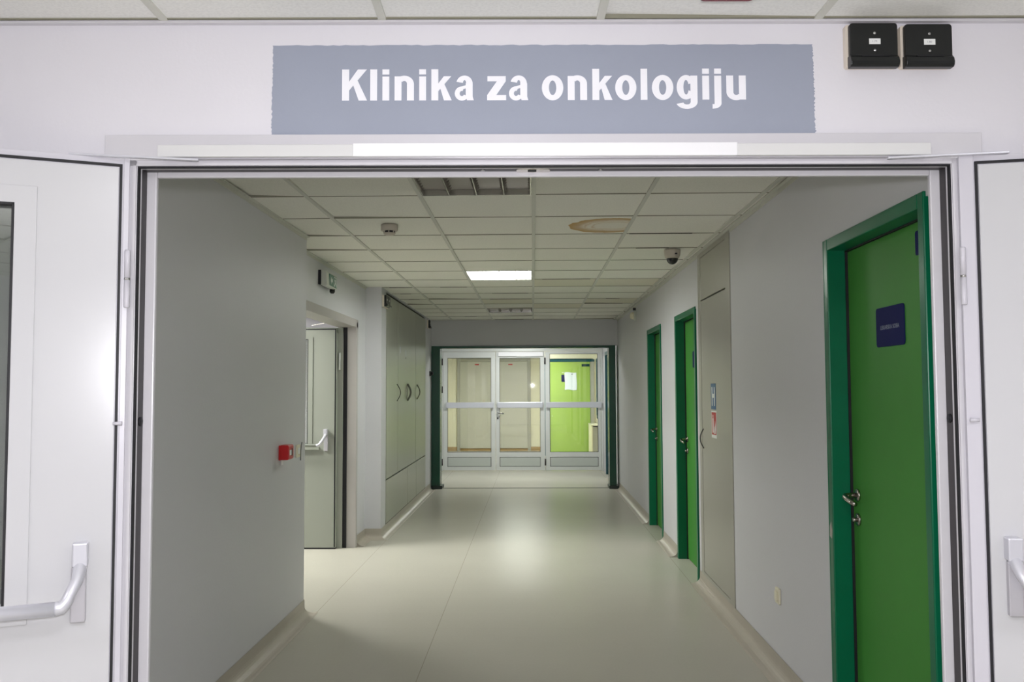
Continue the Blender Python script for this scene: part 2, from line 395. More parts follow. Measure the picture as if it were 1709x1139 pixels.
# side room behind the left door
mb = MB().box(-5.1, -5.0, 4.0, 10.2, 0, 2.6).box(-5.1, XL2-0.16, 3.9, 4.0, 0, 2.6).box(-5.1, XL2-0.16, 10.1, 10.2, 0, 2.6)
mb.box(XL2-0.20, XL2-0.16, 3.9, DY0, 0, 2.6).box(XL2-0.20, XL2-0.16, DY1, 10.2, 0, 2.6).box(XL2-0.20, XL2-0.16, DY0, DY1, DZ, 2.6)
struct('wall_side_room', mb, M['hall_wall'], label='white walls of the side room behind the open side door')
struct('ceiling_side_room', MB().box(-5.1, XL2-0.16, 3.9, 10.2, 2.5, 2.56), M['tile'], label='pale ceiling seen over the open side door')

# --- suspended ceilings
def tiled(name, regions, gx, gy, mt, frame, label, lamps=(), dark=(), seams=True):
    mb = MB(); tints = []; bars = MB(); back = MB()
    for (rx0, rx1, ry0, ry1) in regions:
        i0, i1 = math.floor((rx0-gx)/0.6), math.ceil((rx1-gx)/0.6)
        j0, j1 = math.floor((ry0-gy)/0.6), math.ceil((ry1-gy)/0.6)
        for i in range(i0, i1):
            for j in range(j0, j1):
                if (i, j) in lamps: continue
                x0, x1 = max(rx0, gx+.6*i+.011), min(rx1, gx+.6*(i+1)-.011)
                y0, y1 = max(ry0, gy+.6*j+.003), min(ry1, gy+.6*(j+1)-.003)
                if x1-x0 < 0.01 or y1-y0 < 0.01: continue
                n = len(mb.f); z = HC+0.003; k = [random.uniform(0, .0022) for _ in range(4)]
                if random.random() < 0.3: k[random.randrange(4)] += .009
                vs = [(x0,y0,z+k[0]),(x1,y0,z+k[1]),(x1,y1,z+k[2]),(x0,y1,z+k[3])]
                vs += [(a, b, HC+0.020) for a, b, _ in vs]
                mb.add(vs, [(3,2,1,0),(4,5,6,7),(0,1,5,4),(1,2,6,5),(2,3,7,6),(3,0,4,7)])
                t = random.uniform(.975, 1.01); tt = (t, t, t)
                if (i, j) in dark: tt = (.86, .84, .76)
                tints += [tt]*(len(mb.f)-n)
        for i in range(i0, i1+1):
            x = gx+.6*i
            if rx0+.03 < x < rx1-.03:
                bars.box(x-.011, x+.011, ry0, ry1, HC-0.002, HC+0.014)
        back.box(rx0-.01, rx1+.01, ry0, ry1, HC+0.041, HC+0.05)
    mb.tint = tints
    o = mb.build(name, mt, frame=frame, fix=False); tag(o, label, 'ceiling', kind='structure')
    g = bars.build('ceiling_grid', M['gridbar'], o)
    if seams:
        for k_, mm in ((0, 'rowline'), (1, 'rowdark')):  # proud strips coloured dark for the edge shadows between tile rows
            sm_ = MB()
            for (rx0, rx1, ry0, ry1) in regions:
                for j in range(math.floor((ry0-gy)/.6), math.ceil((ry1-gy)/.6)+1):
                    y = gy+.6*j
                    if not (ry0 < y < ry1): continue
                    i = math.floor((rx0-gx)/.6)
                    while gx+.6*i < rx1:
                        x0, x1 = max(rx0, gx+.6*i+.011), min(rx1, gx+.6*(i+1)-.011); i += 1
                        if x1-x0 < .02: continue
                        if k_ == 0: sm_.box(x0, x1, y-.003, y+.003, HC+.0005, HC+.012)
                        elif random.random() < .14:
                            a_ = x0+(x1-x0)*random.uniform(0, .5); b__ = x1-(x1-x0)*random.uniform(0, .4)
                            sm_.box(a_, b__, y-.0036, y+.0036, HC-.0010, HC+.004)
            sm_.build('row_joint_shade', M[mm], o)

    b = back.build('ceiling_void', M['gap'], o)
    return o
tiled('ceiling', [(XL, XR, YS, 5.82), (XL2, XR, 5.82, 8.75), (XL, XR, 8.75, YE)], GX, GY, M['tile'], WORLD,
      'suspended ceiling of square white mineral tiles with a brown water stain', lamps=((-1, 0), (-1, 6), (-1, 12)), dark=((1, 10), (0, 7), (0, 11), (1, 7), (-1, 10)))
tiled('ceiling_hall', [(-4.3, 4.3, -6.3, 0.0)], 0.1908, 0.0-0.02, M['tile_hall'], NEAR, 'suspended white tile ceiling in front of the doorway',
      lamps=((-1, -4), (3, -4), (-5, -4)))

# --- wall angles where ceilings meet walls
def trim(name, mb, frame=WORLD, label='', m='gridbar', bevel=0.0):
    return struct(name, mb, M[m], frame, label, bevel, 'trim')
trim('trim_1', MB().box(-4.3, 4.3, -0.018, 0, HC-0.008, HC-0.001), NEAR, 'pale ceiling edge strip above the doorway sign', 'frame_w')
mb = MB().box(XR-0.024, XR, YS, YE, HC-0.003, HC+0.002).box(XR-0.003, XR, YS, YE, HC-0.026, HC)
trim('trim_2', mb, label='pale ceiling edge strip along the right wall')
mb = MB().box(XL, XL+0.022, YS, 5.82, HC-0.003, HC+0.002).box(XL, XL+0.003, YS, 5.82, HC-0.022, HC)
mb.box(XL2, XL2+0.022, 5.82, 8.75, HC-0.003, HC+0.002).box(XL2, XL2+0.003, 5.82, 8.75, HC-0.022, HC)
trim('trim_3', mb, label='pale ceiling edge strip along the left walls')

# --- cove skirting
def cove(name, runs, label):
    """runs: polylines of (x,y) on the wall face with the room on the left of the direction of travel"""
    mb = MB()
    prof = [(0.000, 0.0), (0.000, 0.098), (0.005, 0.102), (0.006, 0.055)]
    prof += [(0.006+0.062*(1-math.cos(t)), 0.004+0.051*(1-math.sin(t))) for t in [PI/2*k/7 for k in range(1, 8)]]
    prof += [(0.078, 0.001), (0.078, 0.0)]
    for run in runs:
        n = len(run); rows = []
        for k, p in enumerate(run):
            p = Vector(p); ds = []
            if k > 0: ds.append((p-Vector(run[k-1])).normalized())
            if k < n-1: ds.append((Vector(run[k+1])-p).normalized())
            ns = [Vector((-d.y, d.x)) for d in ds]
            nn = sum(ns, Vector((0, 0))); nn = nn/ (nn.length_squared/len(ns)) if len(ns) == 2 else nn
            rows.append([(p.x+nn.x*a, p.y+nn.y*a, z) for a, z in prof])
        m_ = len(prof); vs = [v for r in rows for v in r]; fs = []
        for k in range(n-1):
            for i in range(m_):
                fs.append((k*m_+i, (k+1)*m_+i, (k+1)*m_+(i+1) % m_, k*m_+(i+1) % m_))
        fs += [tuple(range(m_)), tuple((n-1)*m_+i for i in range(m_))[::-1]]
        mb.add(vs, fs, False)
    return struct(name, mb, M['cove'], label=label)
cove('baseboard_left', [[(XL2+0.0, 5.82), (XL, 5.82), (XL, YS)], [(XL, 12.9), (XL, 8.75), (XL2, 8.75), (XL2, DY1+0.06)]], 'beige coved vinyl skirting along the left walls')
cove('baseboard_right', [[(XR, YS), (XR, 2.78)], [(XR, 3.82), (XR, 6.78)], [(XR, 7.815), (XR, 8.64)], [(XR, 9.70), (XR, 12.95)], [(XR, 13.45), (XR, 14.6)]], 'beige coved vinyl skirting along the right wall')

# ================================================================== PORTAL DOOR
JL, JR, JT = -1.0755, 1.1465, 2.089
d1 = thing('door_1', 'white double doors standing wide open around the corridor entrance', 'door', ((JL+JR)/2, 0, 0), NEAR, kind='structure')
mb = MB()     # outer frame face + reveal body
mb.box(PX0, JL, -0.012, 0.10, 0, PZ).box(JR, PX1, -0.012, 0.10, 0, PZ).box(PX0, PX1, -0.012, 0.10, JT, PZ)
mb.build('door_frame', M['frame_w'], d1, bevel=0.002)
mb = MB()     # wide flat board above the frame
mb.box(PX0, PX1, -0.014, -0.0005, PZ, 2.176); mb.build('head_board', M['frame_w'], d1, bevel=0.0015)
mb = MB()     # fine step lines on the head and jambs
mb.box(PX0, PX1, -0.017, -0.012, PZ-0.007, PZ).box(JL-0.012, JR+0.012, -0.0165, -0.012, JT+0.001, JT+0.008)
mb.box(JL-0.010, JL-0.002, -0.0165, -0.012, 0, JT+0.008).box(JR+0.002, JR+0.010, -0.0165, -0.012, 0, JT+0.008)
mb.build('frame_bead', M['frame_w'], d1)
def rebate(x0, x1, z, y0, y1, t, tz=None):
    tz = tz or t
    """inward lining of the opening between depth y0 and y1, t thick"""
    return MB().box(x0, x0+t, y0, y1, 0, z).box(x1-t, x1, y0, y1, 0, z).box(x0+t, x1-t, y0, y1, z-tz, z)
rebate(JL, JR, JT, -0.0125, 0.000, 0.004).build('gasket', M['gasket'], d1)
rebate(JL, JR, JT, 0.000, 0.008, 0.004).build('frame_rib', M['frame_w'], d1)
rebate(JL, JR, JT, 0.008, 0.047, 0.002).build('lock_channel', M['channel'], d1)
rebate(JL, JR, JT, 0.047, 0.062, 0.029, 0.017).build('door_stop', M['frame_w'], d1, bevel=0.003)
# strike plate in the head and bolt holes in the jambs
mb = MB().prism(rrect(-0.042, 0.052, 0.010, 0.046, 0.008), JT-0.0055, JT-0.002, 'z')
sp = mb.build('strike_plate', M['steel_h'], d1, bevel=0.001)
MB().prism(rrect(-0.010, 0.014, 0.020, 0.034, 0.006), JT-0.0075, JT-0.0055, 'z').build('bolt_slot', M['gasket'], sp)
for x in (-0.135, 0.192):
    MB().lathe([(0.007, 0), (0.005, 0.003)], (x, 0.028, JT-0.002), 'z', 12, -1).build('screw', M['chrome'], d1)
MB().lathe([(0.013, 0), (0.012, 0.003)], (JL+0.002, 0.030, 1.393), 'x', 16, 1).build('bolt_hole', M['gasket'], d1)
MB().lathe([(0.013, 0), (0.012, 0.003)], (JR-0.002, 0.030, 1.393), 'x', 16, -1).build('bolt_hole', M['gasket'], d1)

LZ = 2.106
def near_leaf(hx, side, ang, ew=0.0, ub=0.0):
    """open leaf; local u runs from the hinge outwards, s is towards the viewer"""
    ca, sa = math.cos(ang), math.sin(ang)
    def T(u, s, z): return Vector((hx+side*ca*u-side*sa*0 - (-side)*0 + (sa*s*side*-1)*-1*0, 0, z))
    # unit vectors in the portal frame
    U = Vector((side*ca, -sa, 0)); Nn = Vector((-side*sa, -ca, 0))      # Nn points to the viewer
    m4 = Matrix(((U.x, Nn.x, 0, hx), (U.y, Nn.y, 0, -0.03), (0, 0, 1, 0), (0, 0, 0, 1)))
    # slab with a hole for the glazing
    g0, g1, z0, z1 = 0.262, 0.80, 0.935, 1.966
    def fr(y0, y1, a0, a1, b0, b1, o0, o1, p0, p1):
        return MB().frame(a0, a1, y0, y1, b0, b1, o0, o1, p0, p1)
    leaf = fr(-0.055, -0.004, -0.010, 1.06, 0.012, LZ, g0, g1, z0, z1).xf(m4).build('door_leaf', M['leaf_edge'], d1, bevel=0.002)
    # raised face inside the rubber seal
    fr(-0.004, 0.0, 0.017+ew, 1.04, 0.03, LZ-0.026, g0, g1, z0, z1).xf(m4).build('face_panel', M['leaf_w'], leaf, bevel=0.0015)
    MB().box(0.008+ew, 0.015+ew, -0.004, 0.0005, 0.02, LZ-0.016).box(0.015+ew, 1.045, -0.004, 0.0005, LZ-0.023, LZ-0.016).xf(m4).build('rubber_seal', M['gasket'], leaf)
    MB().box(-0.010, 0.004+ew, -0.004, 0.002, 0.012, LZ).xf(m4).build('edge_strip', M['leaf_edge'], leaf, bevel=0.001)
    fr(0.0, 0.004, g0-0.052, g1+0.052, z0-0.052, z1+0.046, g0, g1, z0, z1).xf(m4).build('glazing_bead', M['leaf_w'], leaf, bevel=0.0015)
    MB().box(g0, g1, -0.032, -0.026, z0, z1).xf(m4).build('glass_pane', M['glassd'], leaf)
    mb = MB().box(g0, g0+0.006, -0.024, 0.0042, z0, z1).box(g0, g1, -0.024, 0.0042, z1-0.006, z1)
    mb.xf(m4).build('glazing_gasket', M['gasket'], leaf)
    # panic bar: tall back plate, bent arm, long bar
    MB().prism(rrect(0.074, 0.110, 0.880, 1.022, 0.004), -0.0, 0.020).xf(m4).build('back_plate', M['silver_d'], leaf, bevel=0.003)
    MB().prism(rrect(0.070, 0.107, 1.026, 1.086, 0.004), -0.0, 0.040).xf(m4).build('arm_housing', M['silver'], leaf, bevel=0.004)
    path = []
    ctrl = [(0.088, 0.022, 1.034), (0.088, 0.040, 1.018), (0.092, 0.062, 0.996), (0.104, 0.078, 0.972), (0.113, 0.086, 0.950), (0.124, 0.090, 0.938), (0.140, 0.090, 0.936)]
    rs = [0.0165, 0.016, 0.0140, 0.0135, 0.0145, 0.0165, 0.0175]
    for k in range(len(ctrl)-1):
        for t in (0, .33, .66):
            path.append(tuple(ctrl[k][i]*(1-t)+ctrl[k+1][i]*t for i in range(3)))
    path.append(ctrl[-1]); rr = [rs[min(int(k/3), 5)]*(1-(k % 3)/3)+rs[min(int(k/3)+1, 6)]*(k % 3)/3 for k in range(len(path))]
    MB().tube(path, rr, 16, 0.85, (0, 1, 0)).xf(m4).build('bar_arm', M['silver'], leaf)
    MB().tube([(0.138, 0.090, 0.936), (0.95, 0.090, 0.930)], 0.0175, 20, 1.0, (0, 1, 0)).xf(m4).build('push_bar', M['silver'], leaf)
    return leaf
near_leaf(-1.100, -1, math.radians(21.5))
near_leaf(1.170, 1, math.radians(12.5), 0.022)
for x, s in ((-1.088, -1), (1.160, 1)):     # barrel hinges
    h = MB().lathe([(0.0065, 0), (0.0078, 0.002), (0.0078, 0.074)], (x, -0.036, 1.700), 'z', 16).lathe([(0.0078, 0.080), (0.0078, 0.152), (0.006, 0.156)], (x, -0.036, 1.700), 'z', 16).build('hinge', M['leaf_edge'], d1)
    MB().lathe([(0.008, 0), (0.008, 0.006)], (x, -0.036, 1.774), 'z', 16).build('hinge_ring', M['chrome'], h)
    MB().tube([(x+s*0.004, -0.040, 1.391), (x+s*0.026, -0.046, 1.391)], [0.006, 0.004], 10).build('stop_pin', M['leaf_edge'], d1)

# door closer rail above the opening with its two arms
cl = thing('door_closer', 'long white door closer rail with slim silver arms under the clinic sign', 'door closer', (0.03, -0.014, 2.108), NEAR)
MB().box(-1.012, -0.484, -0.040, -0.014, 2.108, 2.141).build('rail_end_cover', M['rail_g'], cl, bevel=0.0015)
MB().box(0.556, 1.082, -0.040, -0.014, 2.108, 2.141).build('rail_end_cover', M['rail_g'], cl, bevel=0.0015)
MB().box(-0.484, 0.556, -0.042, -0.014, 2.1075, 2.1435).build('rail_centre_cover', M['rail_w'], cl, bevel=0.0015)
MB().box(-1.005, 1.075, -0.030, -0.014, 2.1045, 2.108).build('slide_track', M['silver_d'], cl)
def arm(p0, p1):
    a = Vector(p0); b = Vector(p1); d = (b-a).normalized(); n = Vector((-d.y, d.x, 0))*0.007
    mb = MB(); vs = []
    for p in (a, b):
        for sgn, dz in ((-1, -0.003), (1, -0.003), (1, 0.003), (-1, 0.003)): vs.append(p+n*sgn+Vector((0, 0, dz)))
    mb.add(vs, [(0, 1, 2, 3), (7, 6, 5, 4), (0, 4, 5, 1), (1, 5, 6, 2), (2, 6, 7, 3), (3, 7, 4, 0)])
    return mb
arm((-0.900, -0.040, 2.0985), (-1.235, -0.066, 2.1095)).build('closer_arm', M['silver'], cl, bevel=0.0015)
arm((0.962, -0.040, 2.0985), (1.285, -0.050, 2.1105)).build('closer_arm', M['silver'], cl, bevel=0.0015)

# ================================================================== PAINTED SIGN
def jag(a, b, n, amp, ax):
    out = []
    for k in range(n):
        t = k/n; p = [a[0]+(b[0]-a[0])*t, a[1]+(b[1]-a[1])*t]; p[ax] += random.uniform(-amp, amp); out.append(tuple(p))
    return out
SX0, SX1, SZ0, SZ1 = -0.712, 0.782, 2.178, 2.429
poly = jag((SX0-.003, SZ0), (SX1+.001, SZ0), 2, 0, 1)+jag((SX1+.001, SZ0), (SX1-.002, SZ1), 70, .0030, 0)+jag((SX1-.002, SZ1), (SX0, SZ1), 90, .0012, 1)+jag((SX0, SZ1), (SX0-.003, SZ0), 60, .0018, 0)
sg = MB().prism(poly, -0.0016, -0.0002).build('clinic_sign', M['sign'], frame=NEAR, base=(0.035, 0, SZ0))
tag(sg, 'grey-blue painted rectangle over the doorway lettered Klinika za onkologiju', 'sign')
def ring(cx, cy, ro, ri, a0, a1, n=26):
    P = []; a0, a1 = math.radians(a0), math.radians(a1)
    out = [(cx+ro[0]*math.cos(a0+(a1-a0)*k/n), cy+ro[1]*math.sin(a0+(a1-a0)*k/n)) for k in range(n+1)]
    inn = [(cx+ri[0]*math.cos(a0+(a1-a0)*k/n), cy+ri[1]*math.sin(a0+(a1-a0)*k/n)) for k in range(n+1)]
    return [[out[k], out[k+1], inn[k+1], inn[k]] for k in range(n)]
S_ = 0.222; XH = 0.79
def R(x0, x1, y0, y1): return [[(x0, y0), (x1, y0), (x1, y1), (x0, y1)]]
def g_l(w): return R(0, w, 0, 1)
def g_i(w): return R(0, w, 0, .77)+R(0, w, .835, 1)
def g_n(w):
    cx = w/2; return R(0, S_, 0, .775)+R(w-S_, w, 0, .53)+ring(cx, .53, (w/2, .265), (w/2-S_, .10), 0, 138)
def g_u(w):
    n = g_n(w); return [[(w-x, .775-y) for x, y in q] for q in n]
def g_o(w): return ring(w/2, .395, (w/2, .405), (w/2-S_-.005, .235), 0, 360, 40)
def g_K(w): return R(0, .225, 0, 1)+[[(.2, .30), (.2, .57), (.50, 1), (.79, 1)]]+[[(.33, .56), (.46, .72), (.80, 0), (.53, 0)]]
def g_k(w): return R(0, S_, 0, 1)+[[(.19, .26), (.19, .50), (.40, .775), (.635, .775)]]+[[(.27, .44), (.40, .56), (w+.005, 0), (w-.245, 0)]]
def g_z(w): return R(0, w, 0, .165)+R(.01, w-.01, .61, .775)+[[(0, .13), (0, .165), (w-.28, .63), (w-.01, .63), (w-.01, .61), (.28, .15)]]
def g_a(w):
    return (R(w-S_-.035, w-.035, .10, .55)+ring(.312, .54, (.26, .255), (.052, .110), 0, 168)+ring(.228, .218, (.228, .228), (.070, .085), 70, 335)
            +[[(.26, .36), (.20, .436), (.40, .50), (.40, .40)]]+[[(w-S_-.035, .11), (w-.035, .12), (w, 0), (w-.215, 0)]])
def g_g(w):
    return (R(w-S_, w, -.07, .775)+ring(.30, .40, (.30, .395), (.085, .235), 25, 335, 30)
            +ring(w/2-.01, -.07, (w/2+.01, .225), (w/2-S_+.01, .085), 196, 360)+R(w-S_-.09, w-S_+.01, .09, .16)*0)
def g_j(w): return R(w-S_, w, -.12, .77)+R(w-S_, w, .835, 1)+ring(w-.27, -.12, (.27, .17), (.05, .03), 270, 360, 10)+R(0, w-.26, -.29, -.14)
G = dict(K=g_K, l=g_l, i=g_i, n=g_n, k=g_k, a=g_a, z=g_z, o=g_o, g=g_g, j=g_j, u=g_u)
B0, CAPPX = 1572.3, 178.0
lay = [('K', 452, 592), ('l', 612, 651), ('i', 681, 720), ('n', 750, 860), ('i', 890, 929), ('k', 959, 1074), ('a', 1092, 1200), ('z', 1276, 1384), ('a', 1400, 1510),
       ('o', B0+15, B0+137), ('n', B0+162, B0+272), ('k', B0+302, B0+415), ('o', B0+432, B0+553), ('l', B0+577, B0+615), ('o', B0+641, B0+763), ('g', B0+782, B0+900), ('i', B0+928, B0+967), ('j', B0+985, B0+1036), ('u', B0+1065, B0+1176)]
TX0, TX1, TZ, CAP = -0.5214, 0.5925, 2.2735, 0.0872
K_ = (TX1-TX0)/((B0+1176-452)/CAPPX)
words = [lay[:7], lay[7:9], lay[9:]]
for word in words:
    mb = MB()
    for ch, a, b in word:
        x = TX0+(a-452)/CAPPX*K_; wch = (b-a)/CAPPX; last = None; lev = 0
        for q in G[ch](wch):
            # strips of one curve share an edge; each new shape stands a hair prouder so nothing is coplanar
            if last is None or (q[0] != last[1]): lev += 1
            last = q
            mb.prism([(x+u*K_, TZ+v*CAP) for u, v in q], -0.0024-0.00004*lev, -0.0016)
    mb.build('lettering', M['letters'], sg)

# ================================================================== BLACK WALL DEVICES
def device(x0, x1, z0, z1, txt, label, frame, rot=None):
    t = thing('alarm_box', label, 'alarm box', ((x0+x1)/2, 0, z0), frame, 'black alarm boxes above the doorway' if frame is NEAR else None)
    W_, H_ = x1-x0, z1-z0
    MB().prism(rrect(x0-0.006, x1+0.004, z0+0.006, z1+0.001, 0.006), -0.020, -0.0005).build('mounting_base', M['beige'], t, bevel=0.001)
    sh = MB().prism(rrect(x0, x1, z0+0.020, z1, 0.009), -0.036, -0.020).build('housing', M['black'], t, bevel=0.003)
    # rolled lower lip standing forward
    prof = [(-0.020, z0+0.034), (-0.036, z0+0.034), (-0.044, z0+0.026), (-0.048, z0+0.014), (-0.046, z0+0.005), (-0.040, z0), (-0.020, z0)]
    MB().prism(prof, x0-0.002, x1, 'x').build('lower_lip', M['black2'], t, bevel=0.002)
    MB().box(x0+0.028, x1-0.028, -0.0445, -0.0365, z0+0.0275, z0+0.031).build('slot', M['gasket'], t)
    cx = (x0+x1)/2+0.002; zc = z0+H_*0.58
    lb = MB().box(cx-0.0155, cx+0.0155, -0.0368, -0.0360, zc-0.008, zc+0.008).build('paper_label', M['white'], t)
    text_mb(txt, (cx-0.006, -0.0369, zc-0.0025), (1, 0, 0), (0, 0, 1), 0.012, 0.005, 0.0002).build('label_print', M['ink'], lb)
    for dz in (0.023, -0.025):
        MB().lathe([(0.004, 0), (0.004, 0.001), (0.002, 0.0018)], (cx, -0.036, zc+dz), 'y', 12, -1).build('screw', M['chrome'], t)
    return t
device(0.8835*.985, 1.0165*.985, 2.352*.9995, 2.475, '1.79', 'left one of two square black alarm boxes right of the clinic sign', NEAR)
device(1.0365*.985, 1.1680*.985, 2.350, 2.472, '1.80', 'right one of two square black alarm boxes right of the clinic sign', NEAR)

# red device on the hall ceiling
t = thing('fire_sounder', 'dark red fire sounder on the ceiling at the top edge of the picture', 'alarm', (0.475, -0.30, HC), NEAR)
MB().prism(rrect(0.405, 0.560, -0.40, -0.222, 0.018), HC-0.008, HC-0.0005, 'z').build('mounting_base', M['beige'], t, bevel=0.001)
MB().prism(rrect(0.412, 0.548, -0.40, -0.243, 0.016), HC-0.055, HC-0.008, 'z').build('housing', M['darkred'], t, bevel=0.006)

# ================================================================== CEILING LIGHTS
def luminaire(x0, y0, lit, label, frame=WORLD, group=None, em=None):
    x1, y1 = x0+.6, y0+.6; z = HC
    t = thing('ceiling_light', label, 'ceiling light', ((x0+x1)/2, (y0+y1)/2, HC), frame, group)
    a = 0.012
    mb = MB().box(x0+a, x1-a, y0+.003, y0+.010, z-.001, z+.06).box(x0+a, x1-a, y1-.010, y1-.003, z-.001, z+.06).box(x0+a, x0+a+.008, y0+.010, y1-.010, z-.001, z+.06).box(x1-a-.008, x1-a, y0+.010, y1-.010, z-.001, z+.06)
    mb.build('frame', M['louvre'], t)
    # housing tray
    MB().box(x0+a, x1-a, y0+.003, y1-.003, z+.034, z+.038).build('reflector_tray', M['reflector'], t)
    n = 4; cw = (x1-x0-2*a)/n
    for k in range(n):
        cx = x0+a+cw*(k+.5)
        if lit:
            MB().box(cx-cw/2+.004, cx+cw/2-.004, y0+.014, y1-.014, z+.010, z+.016).build('glowing_cell', em, t, fix=True)
        else:
            MB().box(cx-cw/2+.008, cx+cw/2-.008, y0+.012, y1-.012, z+.030, z+.034).build('reflector_cell', M['reflector'], t)
    mb = MB()
    for k in range(1, n):                      # long V-shaped blades
        cx = x0+a+cw*k; hh = .009 if lit else .030
        mb.prism([(cx-.0022, z-.0005), (cx+.0022, z-.0005), (cx+.005, z+hh), (cx-.005, z+hh)], y0+.010, y1-.010, 'y')
    mb.build('louvre_rib', M['white'] if lit else M['louvre'], t)
    if not lit:
        mb = MB(); m_ = 11
        for j in range(1, m_):                 # small cross fins beside the blades
            cy = y0+.010+(.58/m_)*j
            for k in range(n):
                xa, xb = x0+a+cw*k, x0+a+cw*(k+1)
                mb.prism([(xa+.004, z+.026), (xa+.020, z+.030), (xa+.004, z+.004)], cy-.0008, cy+.0008, 'y')
                mb.prism([(xb-.004, z+.026), (xb-.020, z+.030), (xb-.004, z+.004)], cy-.0008, cy+.0008, 'y')
        mb.build('cross_blades', M['reflector'], t)
    return t
luminaire(GX-.6, GY, False, 'unlit square louvred ceiling light just inside the doorway')
luminaire(GX-.6, GY+3.6, True, 'glowing square louvred ceiling light, the only lit one in the corridor', em=M['em_corr'])
luminaire(GX-.6, GY+7.2, False, 'unlit square louvred ceiling light farthest down the corridor')
for i, j in ((-1, -4), (3, -4), (-5, -4)):
    luminaire(0.1908+.6*i, -0.02+.6*j, True, {-1: 'lit square ceiling light of the entrance hall, middle of the row of three', 3: 'lit square ceiling light of the entrance hall, right of the row of three', -5: 'lit square ceiling light of the entrance hall, left of the row of three'}[i], NEAR, 'entrance hall ceiling lights', M['em_hall'])
def panel_light(cx, cy, z, em, label, wx=.6, wy=.6):
    t = thing('ceiling_light', label, 'ceiling light', (cx, cy, z))
    MB().box(cx-wx/2, cx+wx/2, cy-wy/2, cy-wy/2+.012, z-.03, z).box(cx-wx/2, cx+wx/2, cy+wy/2-.012, cy+wy/2, z-.03, z).box(cx-wx/2, cx-wx/2+.012, cy-wy/2+.012, cy+wy/2-.012, z-.03, z).box(cx+wx/2-.012, cx+wx/2, cy-wy/2+.012, cy+wy/2-.012, z-.03, z).build('frame', M['louvre'], t)
    MB().box(cx-wx/2+.012, cx+wx/2-.012, cy-wy/2+.012, cy+wy/2-.012, z-.026, z-.014).build('diffuser', em, t)
panel_light(-3.35, 7.55, 2.5, M['em_side'], 'lit ceiling light inside the side room on the left', .9, .9)
panel_light(-0.2, 14.5, 2.56, M['em_vest'], 'lit ceiling light between the green frame and the glass doors', .6, .6)
panel_light(-0.3, 18.2, 2.62, M['em_lobby'], 'lit ceiling light beyond the glass doors', .9, .9)

# ================================================================== CEILING DEVICES
t = thing('smoke_detector', 'round beige smoke detector with dark slots on the corridor ceiling', 'smoke detector', (-0.884, 5.40, HC))
MB().lathe([(0.052, 0), (0.052, 0.034), (0.049, 0.038), (0.030, 0.038)], (-0.884, 5.40, HC), 'z', 32, -1).build('base_ring', M['detector'], t)
MB().lathe([(0.034, 0.036), (0.034, 0.052)], (-0.884, 5.40, HC), 'z', 32, -1).build('slot_band', M['gasket'], t)
MB().lathe([(0.037, 0.050), (0.035, 0.058), (0.026, 0.064), (0.010, 0.066)], (-0.884, 5.40, HC), 'z', 32, -1).build('cap', M['detector'], t)
for k in range(7):
    mb = MB()
    a = 2*PI*k/7-1.5; x, y = -0.884+.0345*math.cos(a), 5.40+.0345*math.sin(a); mb.box(x-.003, x+.003, y-.003, y+.003, HC-.053, HC-.036)
    mb.build('cap_strut', M['detector'], t)
t = thing('security_camera', 'white dome security camera with smoked glass near the right wall', 'camera', (1.033, 6.48, HC))
c_ = (1.033, 6.48, HC)
MB().lathe([(0.060, 0), (0.061, 0.010), (0.058, 0.040), (0.050, 0.060), (0.044, 0.064), (0.030, 0.064)], c_, 'z', 32, -1).build('housing', M['detector'], t)
MB().lathe([(0.043*math.cos(a), 0.062+0.046*math.sin(a)) for a in [PI/2*k/9 for k in range(9)]]+[(0.002, 0.108)], c_, 'z', 32, -1).build('smoked_dome', M['smoke'], t)
MB().box(1.035, 1.061, 6.4225, 6.424, HC-.040, HC-.030).build('badge', M['channel'], t)

# ================================================================== LEFT WALL DEVICES
t = thing('fire_call_point', 'red manual fire call point box on the near left wall', 'fire alarm', (XL, 5.28, 1.06))
MB().box(XL, XL+.012, 5.215, 5.345, 1.058, 1.146).build('back_plate', M['red'], t, bevel=.002)
bx = MB().prism([(XL+.010, 1.06), (XL+.055, 1.06), (XL+.062, 1.068), (XL+.062, 1.14), (XL+.055, 1.148), (XL+.010, 1.148)], 5.212, 5.318, 'y').build('housing', M['red'], t, bevel=.004)
MB().box(XL+.061, XL+.0635, 5.232, 5.268, 1.088, 1.118).build('press_window', M['white'], t)
MB().box(XL+.061, XL+.0638, 5.274, 5.286, 1.082, 1.126).build('dark_slot', M['gasket'], t)
MB().box(XL+.002, XL+.004, 5.255, 5.300, 1.026, 1.056).build('paper_tag', M['white'], t)
t = thing('wall_socket', 'small white wall plate beside the red fire call point', 'socket', (XL, 5.63, 1.05))
MB().prism([(5.59, 1.045), (5.67, 1.045), (5.67, 1.125), (5.59, 1.125)], XL, XL+.010, 'x').build('cover_plate', M['cream'], t, bevel=.002)
MB().prism(rrect(5.612, 5.648, 1.065, 1.105, .006), XL+.010, XL+.013, 'x').build('insert', M['white'], t, bevel=.001)
MB().box(XL+.0125, XL+.0135, 5.622, 5.630, 1.060, 1.064).build('red_mark', M['redst'], t)
MB().tube([(XL+.004, 5.700, 1.020), (XL+.006, 5.694, 1.085), (XL+.006, 5.705, 1.115), (XL+.004, 5.73, 1.135)], .0025, 8, 1, (1, 0, 0)).build('cable', M['gasket'], t)

